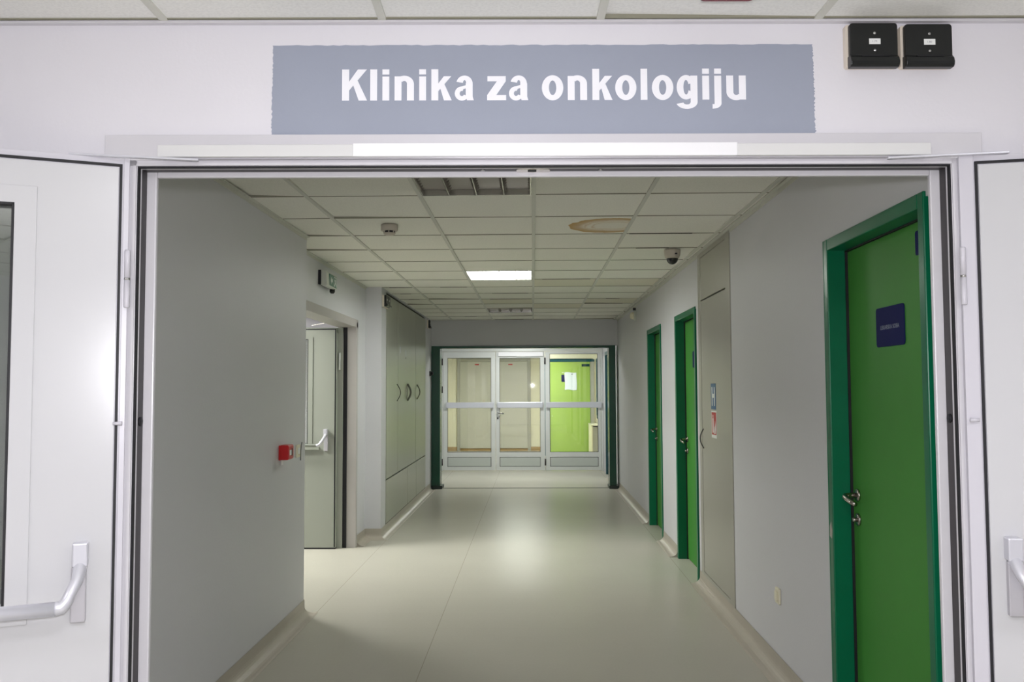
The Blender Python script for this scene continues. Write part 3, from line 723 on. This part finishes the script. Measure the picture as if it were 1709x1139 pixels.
# exit sign over the side door
ex0, ex1 = 6.80, 7.14
t = thing('exit_sign', 'green and white emergency exit light box above the side doorway', 'exit sign', (XL2, (ex0+ex1)/2, 2.30))
MB().box(XL2, XL2+.022, ex0-.01, ex1+.01, 2.298, 2.410).build('back_plate', M['gasket'], t, bevel=.003)
MB().prism([(XL2+.018, 2.292), (XL2+.060, 2.285), (XL2+.070, 2.296), (XL2+.066, 2.392), (XL2+.056, 2.405), (XL2+.018, 2.412)], ex0, ex1, 'y').build('housing', M['exitbox'], t, bevel=.005)
fx = XL2+.071
MB().box(XL2+.064, fx, ex0+.075, ex1-.008, 2.299, 2.390).build('green_face', M['signgreen'], t, bevel=.001)
mb = MB()
def yz(poly): mb.prism(poly, fx, fx+.0012, 'x')
cy = ex0+.15                                   # arrow
yz([(cy-.028, 2.345), (cy, 2.374), (cy, 2.358), (cy+.03, 2.358), (cy+.03, 2.332), (cy, 2.332), (cy, 2.316)])
cy = ex0+.262                                    # doorway and running figure
yz([(cy-.035, 2.304), (cy-.028, 2.304), (cy-.028, 2.384), (cy-.035, 2.384)]); yz([(cy+.050, 2.304), (cy+.057, 2.304), (cy+.057, 2.384), (cy+.050, 2.384)])
yz([(cy-.035, 2.378), (cy+.057, 2.378), (cy+.057, 2.384), (cy-.035, 2.384)])
yz([(cy+.004, 2.336), (cy+.022, 2.338), (cy+.030, 2.362), (cy+.012, 2.364)]); yz(rrect(cy+.018, cy+.030, 2.366, 2.377, .005))
yz([(cy+.004, 2.338), (cy+.014, 2.336), (cy-.006, 2.308), (cy-.018, 2.308)]); yz([(cy+.012, 2.338), (cy+.022, 2.338), (cy+.040, 2.318), (cy+.034, 2.310), (cy+.028, 2.320)])
yz([(cy+.012, 2.360), (cy+.008, 2.352), (cy-.014, 2.350), (cy-.016, 2.356)])
mb.build('pictogram', M['white'], t)
MB().lathe([(.022, 0), (.022, .022), (.012, .034)], (XL2+.045, ex1-.055, 2.288), 'z', 20, -1).build('sensor', M['black'], t)

# black alarm boxes on beige base at the pillar
def side_alarm(y0, z0, label, w=.125, h=.115):
    fr = Matrix.Translation((XL, y0, 0)) @ Matrix.Rotation(PI/2, 4, 'Z')
    t = thing('alarm_box', label, 'alarm box', (w/2, 0, z0), fr)
    MB().box(-0.004, w+.004, -.022, -.0005, z0-.004, z0+h).build('mounting_base', M['beige'], t, bevel=.001)
    MB().prism(rrect(0, w, z0+.02, z0+h, .008), -.042, -.022).build('housing', M['black'], t, bevel=.002)
    prof = [(-.022, z0+.034), (-.042, z0+.034), (-.056, z0+.024), (-.058, z0+.010), (-.050, z0), (-.022, z0)]
    MB().prism(prof, -.001, w+.001, 'x').build('lower_lip', M['black2'], t, bevel=.002)
    MB().box(w/2-.014, w/2+.014, -.043, -.042, z0+h*.55, z0+h*.55+.018).build('paper_label', M['white'], t)
    return t
side_alarm(8.775, 2.307, 'black alarm box on the left pillar, nearer of the pair beside the lockers')
side_alarm(8.915, 2.307, 'black alarm box at the edge of the lockers, farther of the pair')
side_alarm(12.52, 2.345, 'lone small black alarm box high beside the green frame at the corridor end')
t = thing('door_holder', 'small black magnetic door holder on the wall beside the left green post', 'door holder', (XL, 12.86, 1.68))
MB().box(XL, XL+.02, 12.84, 12.92, 1.665, 1.735).build('base', M['black'], t, bevel=.002)
MB().lathe([(.024, 0), (.024, .03)], (XL+.02, 12.88, 1.70), 'x', 16, 1).build('magnet', M['black2'], t)

# ================================================================== SIDE DOOR (door_2)
d2 = thing('door_2', 'white side door standing open on the left behind the wall corner', 'door', (XL2, (DY0+DY1)/2, 0), kind='structure')
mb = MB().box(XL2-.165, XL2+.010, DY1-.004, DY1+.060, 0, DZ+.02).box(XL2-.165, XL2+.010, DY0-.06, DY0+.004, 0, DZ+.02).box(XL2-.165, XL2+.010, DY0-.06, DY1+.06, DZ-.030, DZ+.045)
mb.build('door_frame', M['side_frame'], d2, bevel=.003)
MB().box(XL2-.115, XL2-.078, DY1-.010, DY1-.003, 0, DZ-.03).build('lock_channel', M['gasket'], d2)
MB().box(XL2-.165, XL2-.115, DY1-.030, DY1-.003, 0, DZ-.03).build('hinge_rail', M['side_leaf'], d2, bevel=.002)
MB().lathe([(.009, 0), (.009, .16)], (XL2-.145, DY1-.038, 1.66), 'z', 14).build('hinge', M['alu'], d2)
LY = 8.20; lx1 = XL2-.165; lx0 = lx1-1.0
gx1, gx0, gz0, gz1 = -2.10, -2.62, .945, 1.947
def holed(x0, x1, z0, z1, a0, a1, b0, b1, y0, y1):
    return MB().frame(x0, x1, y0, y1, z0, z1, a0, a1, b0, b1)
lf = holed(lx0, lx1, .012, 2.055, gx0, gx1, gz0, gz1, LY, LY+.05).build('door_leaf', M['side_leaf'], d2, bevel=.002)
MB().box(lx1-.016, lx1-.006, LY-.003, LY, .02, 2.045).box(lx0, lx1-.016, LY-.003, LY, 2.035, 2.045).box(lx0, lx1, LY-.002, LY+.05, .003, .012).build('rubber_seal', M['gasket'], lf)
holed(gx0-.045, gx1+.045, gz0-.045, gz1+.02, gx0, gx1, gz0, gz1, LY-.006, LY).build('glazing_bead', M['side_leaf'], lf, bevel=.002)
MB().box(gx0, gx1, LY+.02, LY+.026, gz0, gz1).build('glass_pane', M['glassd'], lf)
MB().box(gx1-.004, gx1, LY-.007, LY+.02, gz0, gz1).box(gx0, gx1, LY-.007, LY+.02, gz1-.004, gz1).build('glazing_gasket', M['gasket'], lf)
hx = -1.925
MB().box(hx-.018, hx+.018, LY-.022, LY, .905, 1.050).build('back_plate', M['silver_d'], lf, bevel=.003)
MB().box(hx-.019, hx+.017, LY-.045, LY, 1.052, 1.108).build('arm_housing', M['silver'], lf, bevel=.004)
MB().tube([(hx, LY-.035, 1.058), (hx-.004, LY-.06, 1.035), (hx-.022, LY-.08, 1.0), (hx-.042, LY-.088, .972), (hx-.055, LY-.09, .962), (hx-.075, LY-.09, .960)], [.0135, .013, .0125, .013, .014, .0145], 14, 1, (0, 1, 0)).build('bar_arm', M['silver'], lf)
MB().tube([(hx-.07, LY-.09, .960), (lx0+.08, LY-.09, .960)], .0145, 14, 1, (0, 1, 0)).build('push_bar', M['side_leaf'], lf)
MB().box(hx-.30, hx-.06, LY-.03, LY, .915, .945).build('bar_guard', M['side_leaf'], lf, bevel=.003)
arm((-2.06, LY-.03, 2.075), (-1.86, LY-.10, 2.10)).build('closer_arm', M['steel_h'], lf)

# ================================================================== STEEL LOCKERS (built in, left)
def bow(x, y, z, h, sgn, r=.005, dep=.038, ax='x'):
    pts = []
    for k in range(13):
        t = k/12; a = PI*t
        pts.append((x+sgn*dep*math.sin(a), y, z+h/2-h*t))
    return MB().tube(pts, r, 10, 1, (0, 1, 0))
lk = thing('built_in_locker', 'tall built-in grey steel lockers set into the left wall', 'locker', (XL, 10.7, .1))
LX = XL+.004
MB().box(XL-.31, XL-.026, 9.032, 12.358, .06, 2.486).build('carcass', M['seam'], lk)
ys = [9.04, 9.815, 11.30, 12.35]
for k in range(3):
    z0 = .556
    dr = MB().box(LX-.024, LX, ys[k]+.008, ys[k+1]-.008, z0, 2.452).build('door', M['locker'], lk, bevel=.002)
    hy = (9.74, 10.56, 11.42)[k]; hh = (.19, .20, .19)[k]
    bow(LX, hy, 1.438, hh, 1, (.005, .011, .006)[k], .04).build('handle', M['handle_grey'], dr)
    if k == 1: MB().lathe([(.05, 0), (.05, .004)], (LX, 10.56, 1.438), 'x', 20, 1).build('handle_recess', M['metalpanel'], dr)
ys = [9.04, 10.58, 11.36, 12.35]
for k in range(3):
    MB().box(LX-.024, LX, ys[k]+.007, ys[k+1]-.007, .105, .543).build('lower_panel', M['locker'], lk, bevel=.002)
for y_, z_ in ((9.98, 1.92), (10.42, 1.90)):
    MB().box(LX, LX+.001, y_-.02, y_+.02, z_-.035, z_+.035).build('scuff_mark', M['alu_l'], lk)
MB().box(LX, LX+.001, 10.41, 10.44, 1.835, 1.85).build('scuff_mark', M['seam'], lk)

# ================================================================== RIGHT WALL
# service cupboard (flush steel)
cb = thing('service_cupboard', 'tall flush grey steel service cupboard door in the right wall', 'cupboard', (XR, 6.16, 0))
MB().box(XR+.03, XR+.13, 5.62, 6.695, .0, 2.48).build('carcass', M['seam'], cb)
MB().box(XR-.006, XR+.03, 5.617, 5.745, .098, 2.484).box(XR-.006, XR+.03, 6.60, 6.698, .098, 2.484).box(XR-.006, XR+.03, 5.745, 6.60, .098, .125).box(XR-.006, XR+.03, 5.745, 6.60, 2.45, 2.484).build('frame', M['metalpanel'], cb, bevel=.002)
MB().box(XR-.004, XR+.03, 5.750, 6.596, 2.133, 2.447).build('upper_panel', M['metalpanel'], cb, bevel=.002)
dr = MB().box(XR-.004, XR+.03, 5.750, 6.596, .128, 2.122).build('door', M['metalpanel'], cb, bevel=.002)
bow(XR-.004, 6.555, 1.105, .145, -1, .004, .026).build('handle', M['channel'], dr)
# stickers on the cupboard
t = thing('hydrant_sticker', 'blue sticker with a white letter H on the steel cupboard door', 'sticker', (XR-.004, 6.18, 1.33))
MB().box(XR-.0055, XR-.0042, 6.10, 6.262, 1.328, 1.508).build('plate', M['blue2'], t)
mb = MB().box(XR-.0065, XR-.0055, 6.205, 6.232, 1.352, 1.484).box(XR-.0065, XR-.0055, 6.130, 6.157, 1.352, 1.484).box(XR-.0065, XR-.0055, 6.157, 6.205, 1.408, 1.436)
mb.build('letter', M['white'], t)
t = thing('extinguisher_sticker', 'red and white fire extinguisher sticker below the blue H sticker', 'sticker', (XR-.004, 6.18, 1.15))
MB().box(XR-.0055, XR-.0042, 6.085, 6.255, 1.130, 1.318).build('backing', M['white'], t)
MB().box(XR-.0062, XR-.0055, 6.095, 6.245, 1.152, 1.308).build('red_field', M['redst'], t)
mb = MB()
mb.prism(rrect(6.180, 6.215, 1.165, 1.268, .008), XR-.0070, XR-.0062, 'x').prism(rrect(6.188, 6.206, 1.27, 1.290, .003), XR-.0070, XR-.0062, 'x')
mb.prism([(6.158, 1.158), (6.118, 1.160), (6.104, 1.19), (6.112, 1.225), (6.128, 1.25), (6.132, 1.22), (6.148, 1.205), (6.160, 1.18)], XR-.0070, XR-.0062, 'x')
mb.build('pictogram', M['white'], t)

def green_door(idx, y0, y1, label, handle_far=True, signs=()):
    """y0 nearer edge, y1 farther edge of the frame face"""
    fwid = .068; top = 2.108; dep = .085
    d = thing('door_%d' % idx, label, 'door', (XR, (y0+y1)/2, 0), kind='structure')
    a, b = y0, y1
    mb = MB()
    x0, x1 = XR-.010, XR+dep
    mb.box(x0, x1, a, a+.045, 0, top).box(x0, x1, b-.045, b, 0, top).box(x0, x1, a+.045, b-.045, top-.050, top)
    # broad architrave lips
    mb.box(x0, XR+.014, b, b+.012, 0, top)
    mb.build('door_frame', M['gframe'], d, bevel=.004)
    MB().box(x1-.020, x1-.008, b-.051, b-.045, 0, top-.056).box(x1-.020, x1-.008, a+.045, b-.045, top-.056, top-.050).build('gasket', M['gasket'], d)
    lf = MB().box(x1-.010, x1+.03, a+.047, b-.052, .008, top-.057).build('door_leaf', M['gdoor'], d, bevel=.001)
    xs = x1-.010; hy = b-.052-.055
    MB().lathe([(.026, 0), (.026, .006), (.022, .009)], (xs, hy, 1.035), 'x', 24, -1).build('handle_rose', M['steel_h'], lf)
    MB().tube([(xs-.005, hy, 1.035), (xs-.040, hy, 1.035), (xs-.055, hy-.006, 1.034), (xs-.062, hy-.020, 1.030), (xs-.062, hy-.05, 1.024), (xs-.060, hy-.085, 1.018), (xs-.054, hy-.115, 1.012)],
              [.010, .010, .0105, .0105, .0105, .010, .009], 14, 1, (0, 0, 1)).build('handle', M['steel_h'], lf)
    MB().lathe([(.026, 0), (.026, .006), (.021, .009)], (xs, hy, .935), 'x', 24, -1).lathe([(.009, .008), (.009, .026)], (xs, hy, .935), 'x', 14, -1).build('lock_rose', M['steel_h'], lf)
    return d, lf, xs
d3, l3, xs = green_door(3, 2.825, 3.795, 'large leaf-green door in a dark green frame nearest on the right')
d4, l4, xs4 = green_door(4, 6.822, 7.785, 'middle green door on the right, just beyond the steel cupboard')
d5, l5, xs5 = green_door(5, 8.672, 9.665, 'farthest green door along the right wall of the corridor')
MB().prism([(3.765, .845), (3.790, .852), (3.788, .895), (3.772, .915), (3.758, .880)], XR-.0112, XR-.010, 'x').build('paint_chip', M['metalpanel'], d3)
# plates on the green doors
def plate(y0, y1, z0, z1, x, name, label, txt=None):
    t = thing(name, label, 'door sign', (x, (y0+y1)/2, z0))
    MB().prism(rrect(y0, y1, z0, z1, min(.014, (y1-y0)*.12)), x-.003, x, 'x').build('plate', M['blue'], t, bevel=.0008)
    if txt:
        w_ = (y1-y0)*.66; h_ = .016
        text_mb(txt, (x-.0031, (y0+y1)/2+w_/2, (z0+z1)/2-h_/2-.002), (0, -1, 0), (0, 0, 1), w_, h_, .0004, .01).build('lettering', M['whitedim'], t)
    return t
plate(3.185, 3.445, 1.632, 1.782, xs-.0005, 'door_plate', 'wide dark blue door sign lettered LEKARSKA SOBA on the nearest green door', 'LEKARSKA SOBA')
t = plate(2.96, 3.075, 1.995, 2.028+.02, xs-.0005, 'door_number_plate', 'small blue sign at the top corner of the nearest green door')
bpy.data.objects.remove(t.children[0])
MB().prism(rrect(2.955, 3.078, 1.935, 2.020, .010), xs-.0035, xs-.0005, 'x').build('plate', M['blue'], t)
text_mb('H', (xs-.0036, 3.040, 1.955), (0, -1, 0), (0, 0, 1), .038, .045, .0004, .02).build('lettering', M['whitedim'], t)
plate(7.12, 7.38, 1.645, 1.782, xs4-.0005, 'door_plate', 'blue sign on the middle green door of the right wall')
plate(9.00, 9.24, 1.630, 1.785, xs5-.0005, 'door_plate', 'blue sign on the farthest green door of the right wall')

# socket low on the right wall
t = thing('wall_socket', 'small cream wall socket low on the right wall before the green door', 'socket', (XR, 4.63, .37))
MB().prism(rrect(4.595, 4.665, .368, .448, .006), XR-.012, XR-.0003, 'x').build('cover_plate', M['cream'], t, bevel=.003)
MB().prism(rrect(4.610, 4.650, .385, .432, .006), XR-.020, XR-.012, 'x').build('insert', M['cream'], t, bevel=.002)

# round wall sounder
t = thing('wall_sounder', 'small round pale sounder high on the right wall far down the corridor', 'alarm', (XR, 10.76, 2.33))
MB().lathe([(.062, 0), (.062, .018), (.05, .026)], (XR, 10.76, 2.36), 'x', 24, -1).build('base', M['exitbox'], t)
MB().lathe([(.045, .024), (.044, .05), (.03, .066), (.012, .070)], (XR, 10.76, 2.36), 'x', 24, -1).build('sounder_cap', M['cream'], t)
MB().box(XR-.035, XR-.0005, 10.74, 10.78, 2.425, 2.455).build('bracket', M['black'], t)

# ================================================================== CORRIDOR END: green frame
gf = thing('door_6', 'deep green metal frame at the end of the corridor', 'door frame', (-.15, YE, 0), kind='structure')
po = MB().box(XL+.002, -1.378, YE-.02, YE+.24, .045, 2.112).build('post', M['gdark'], gf, bevel=.004)
MB().box(1.128, XR-.004-.03, YE-.02, YE+.24, .045, 2.112).build('post', M['gdark'], gf, bevel=.004)
MB().box(-1.378, 1.128, YE-.02, YE+.16, 2.078, 2.112).build('head', M['gdark'], gf, bevel=.003)
MB().box(XL+.002, -1.345, YE-.035, YE+.26, 0, .045).build('post_shoe', M['shoe'], gf, bevel=.004)
MB().box(1.118, XR-.002, YE-.035, YE+.26, 0, .045).build('post_shoe', M['shoe'], gf, bevel=.004)
MB().box(-1.345, 1.118, YE+.06, YE+.09, 0, .004).build('floor_strip', M['seam'], gf)

# teal door in the vestibule's right wall
d7 = thing('door_7', 'dark teal door in the right wall between the green frame and the glass doors', 'door', (XR, 14.96, 0), kind='structure')
MB().box(XR-.012, XR+.05, 14.62, 14.68, 0, 2.10).box(XR-.012, XR+.05, 15.24, 15.30, 0, 2.10).box(XR-.012, XR+.05, 14.68, 15.24, 2.04, 2.10).build('door_frame', M['teal'], d7, bevel=.003)
MB().box(XR+.01, XR+.05, 14.685, 15.235, .01, 2.035).build('door_leaf', M['tealdark'], d7)

# ================================================================== GLASS DOORS
PY = 15.9
d8 = thing('door_8', 'grey aluminium glazed doors with push bars across the end of the corridor', 'door', (-.2, PY, 0), kind='structure')
# outer frame
MB().box(-1.69, -1.622, PY-.03, PY+.03, 0, 2.205).box(1.222, XR-.002, PY-.03, PY+.03, 0, 2.205).box(-1.622, 1.222, PY-.03, PY+.03, 2.145, 2.205).build('outer_frame', M['alu'], d8, bevel=.003)
def gleaf(x0, x1, g0, g1, gz1, bar0, bar1, top, y=PY):
    z0, z1 = .335, gz1; k0, k1 = .078, .250
    mb = MB().box(x0, g0, y-.03, y+.03, .012, top).box(g1, x1, y-.03, y+.03, .012, top)
    mb.box(g0, g1, y-.03, y+.03, .012, k0).box(g0, g1, y-.03, y+.03, k1, z0).box(g0, g1, y-.03, y+.03, z1, top)
    lf = mb.build('door_leaf', M['alu'], d8, bevel=.002)
    MB().box(g0, g1, y-.004, y+.004, z0, z1).build('glass_pane', M['glass'], lf)
    t_ = .007
    MB().box(g0, g0+t_, y-.028, y-.008, z0, z1).box(g1-t_, g1, y-.028, y-.008, z0, z1).box(g0, g1, y-.028, y-.008, z0, z0+t_).box(g0, g1, y-.028, y-.008, z1-t_, z1).build('glazing_gasket', M['gasket'], lf)
    MB().box(g0+.008, g1-.008, y-.026, y-.004, k0+.008, k1-.008).build('kick_panel', M['kick'], lf, bevel=.002)
    MB().box(g0, g1, y-.020, y-.002, k0, k0+.008).box(g0, g1, y-.020, y-.002, k1-.008, k1).box(g0, g0+.008, y-.020, y-.002, k0, k1).box(g1-.008, g1, y-.020, y-.002, k0, k1).build('kick_gasket', M['gasket'], lf)
    br = MB().box(bar0, bar1, y-.085, y-.055, 1.128, 1.232).build('push_bar', M['alu_l'], lf, bevel=.008)
    MB().box(bar0+.005, bar0+.03, y-.057, y-.03, 1.14, 1.22).box(bar1-.03, bar1-.005, y-.057, y-.03, 1.14, 1.22).build('bar_bracket', M['alu'], lf)
    return lf
la = gleaf(-1.618, -.672, -1.538, -.750, 2.030, -1.56, -.700, 2.140)
lb = gleaf(-.664, .216, -.597, .135, 2.026, -.640, .180, 2.140)
lc = gleaf(.224, 1.218, .304, 1.168, 2.098, .235, 1.228, 2.140)
MB().lathe([(.02, 0), (.02, .012)], (-.630, PY-.03, 1.035), 'y', 16, -1).tube([(-.630, PY-.04, 1.035), (-.630, PY-.075, 1.035), (-.62, PY-.085, 1.035), (-.52, PY-.085, 1.030)], .010, 10, 1, (0, 0, 1)).build('handle', M['chrome'], lb)
MB().lathe([(.016, 0), (.016, .012)], (-.632, PY-.03, .945), 'y', 16, -1).build('lock', M['channel'], lb)
for x_, z_, p_ in ((-1.632, 1.96, la), (-1.632, 1.46, la), (-1.632, .16, la), (.220, 1.97, lc), (.220, .16, lc)):
    MB().lathe([(.014, 0), (.014, .12)], (x_, PY-.042, z_-.06), 'z', 12).build('hinge', M['channel'], p_)
# door closer cover above centre leaf, coloured white for the lamp's reflection
t = thing('door_closer', 'door closer bar over the centre glass door, lamp reflection painted in white', 'door closer', (-.2, PY-.05, 2.08))
MB().box(-.62, .19, PY-.07, PY-.031, 2.056, 2.135).build('housing', M['rail_w'], t, bevel=.004)
MB().box(-.30, .10, PY-.066, PY-.04, 2.050, 2.062).build('arm', M['alu'], t)

# ================================================================== LOBBY
# grey double doors
d9 = thing('door_9', 'pale grey double doors seen through the left and centre glass', 'door', (-.93, 21.0, 0), kind='structure')
MB().box(-1.80, -1.735, 20.99, 21.05, 0, 2.19).box(-.125, -.050, 20.99, 21.05, 0, 2.19).box(-1.735, -.125, 20.99, 21.05, 2.12, 2.19).box(-.955, -.905, 20.985, 21.05, 0, 2.12).build('door_frame', M['greyframe'], d9, bevel=.004)
for x0_, x1_, r_ in ((-1.732, -.958, -1.33), (-.902, -.128, -.53)):
    lf = MB().box(x0_, x1_, 21.0, 21.045, .06, 2.115).build('door_leaf', M['greydoor'], d9, bevel=.002)
    MB().box(r_-.05, r_+.05, 20.998, 21.0, 2.035, 2.062).build('red_label', M['redst'], lf)
struct('baseboard_lobby', MB().box(-2.05, .20, 21.03, 21.05, 0, .09).box(-.05, .2, 21.02, 21.05, 0, .09), M['brown'], label='brown skirting below the pale grey double doors')
# lime green door
d10 = thing('door_10', 'lime green door in a teal frame seen through the right glass', 'door', (.85, 19.5, 0), kind='structure')
MB().box(.225, .375, 19.46, 19.53, 0, 2.075).box(.375, 1.36, 19.47, 19.53, 2.06, 2.115).build('door_frame', M['teal'], d10, bevel=.003)
lf = MB().box(.378, 1.262, 19.485, 19.53, .01, 2.058).build('door_leaf', M['lgdoor'], d10, bevel=.002)
MB().box(1.268, 1.352, 19.46, 19.53, 0, 2.06).build('frame_jamb', M['greyframe'], d10, bevel=.003)
MB().box(1.08, 1.255, 19.480, 19.485, 1.955, 2.008).build('name_strip', M['tealdark'], lf)
t = thing('door_plate', 'small dark blue sign half covered by paper on the lime green door', 'door sign', (.67, 19.48, 1.62))
MB().prism(rrect(.632, .750, 1.618, 1.775, .012), 19.480, 19.4845).build('plate', M['blue'], t)
t = thing('paper_notice', 'white paper notice taped to the lime green door', 'notice', (.84, 19.47, 1.43))
vs = []; nx, nz = 8, 8
mb = MB()
for i in range(nx+1):
    for j in range(nz+1):
        u, v = i/nx, j/nz; vs.append((.705+.262*u+.006*math.sin(5*v), 19.476-.004*math.sin(3*u+2*v)-.010*(u > .8)*(v < .3)*v, 1.44+.385*v+.008*math.sin(6*u)))
mb.add(vs, [(i*(nz+1)+j, (i+1)*(nz+1)+j, (i+1)*(nz+1)+j+1, i*(nz+1)+j+1) for i in range(nx) for j in range(nz)])
pp = mb.build('sheet', M['paper'], t); so = pp.modifiers.new('s', 'SOLIDIFY'); so.thickness = .0015
MB().box(.85, .885, 19.466, 19.469, 1.775, 1.795).build('printed_mark', M['ink'], pp)
MB().box(.645, .685, 19.478, 19.4815, 1.815, 1.828).build('tape_strip', M['white'], t)
MB().box(.415, .432, 19.482, 19.4848, .86, .873).build('scratch_mark', M['white'], lf)
# teal window on the lobby's right wall
wn = thing('window_1', 'narrow dark teal window on the right wall beyond the glass doors', 'window', (1.42, 18.8, .9), kind='structure')
MB().box(1.385, 1.419, 18.30, 18.37, .82, 2.12).box(1.385, 1.419, 19.25, 19.32, .82, 2.12).box(1.385, 1.419, 18.37, 19.25, .82, .89).box(1.385, 1.419, 18.37, 19.25, 2.05, 2.12).build('window_frame', M['teal'], wn, bevel=.004)
MB().box(1.395, 1.4, 18.37, 19.25, .89, 2.05).build('pane', M['tealdark'], wn)
MB().box(1.36, 1.386, 18.335, 18.35, 1.42, 1.52).build('handle', M['chrome'], wn)
# radiator
t = thing('radiator', 'cream panel radiator seen low through the right glass door', 'radiator', (1.35, 18.9, .10))
MB().box(1.21, 1.235, 18.35, 19.30, .10, .70).build('front_panel', M['cream'], t, bevel=.006)
MB().box(1.345, 1.37, 18.35, 19.30, .10, .70).build('rear_panel', M['cream'], t, bevel=.006)
mb = MB()
for k in range(19): mb.box(1.235, 1.345, 18.37+.05*k, 18.375+.05*k, .13, .67)
mb.build('fins', M['greyframe'], t)
MB().box(1.205, 1.375, 18.34, 19.31, .695, .715).build('top_grille', M['cream'], t, bevel=.003)
MB().box(1.22, 1.36, 18.36, 18.40, 0, .11).build('foot', M['greyframe'], t)
MB().box(1.22, 1.36, 19.25, 19.29, 0, .11).build('foot', M['greyframe'], t)
MB().box(1.37, 1.42, 18.5, 18.53, .3, .5).build('wall_bracket', M['greyframe'], t)
MB().tube([(1.29, 18.345, .16), (1.29, 18.26, .16), (1.29, 18.25, .05), (1.29, 18.25, 0)], .010, 10, 1, (1, 0, 0)).build('pipe', M['cream'], t)
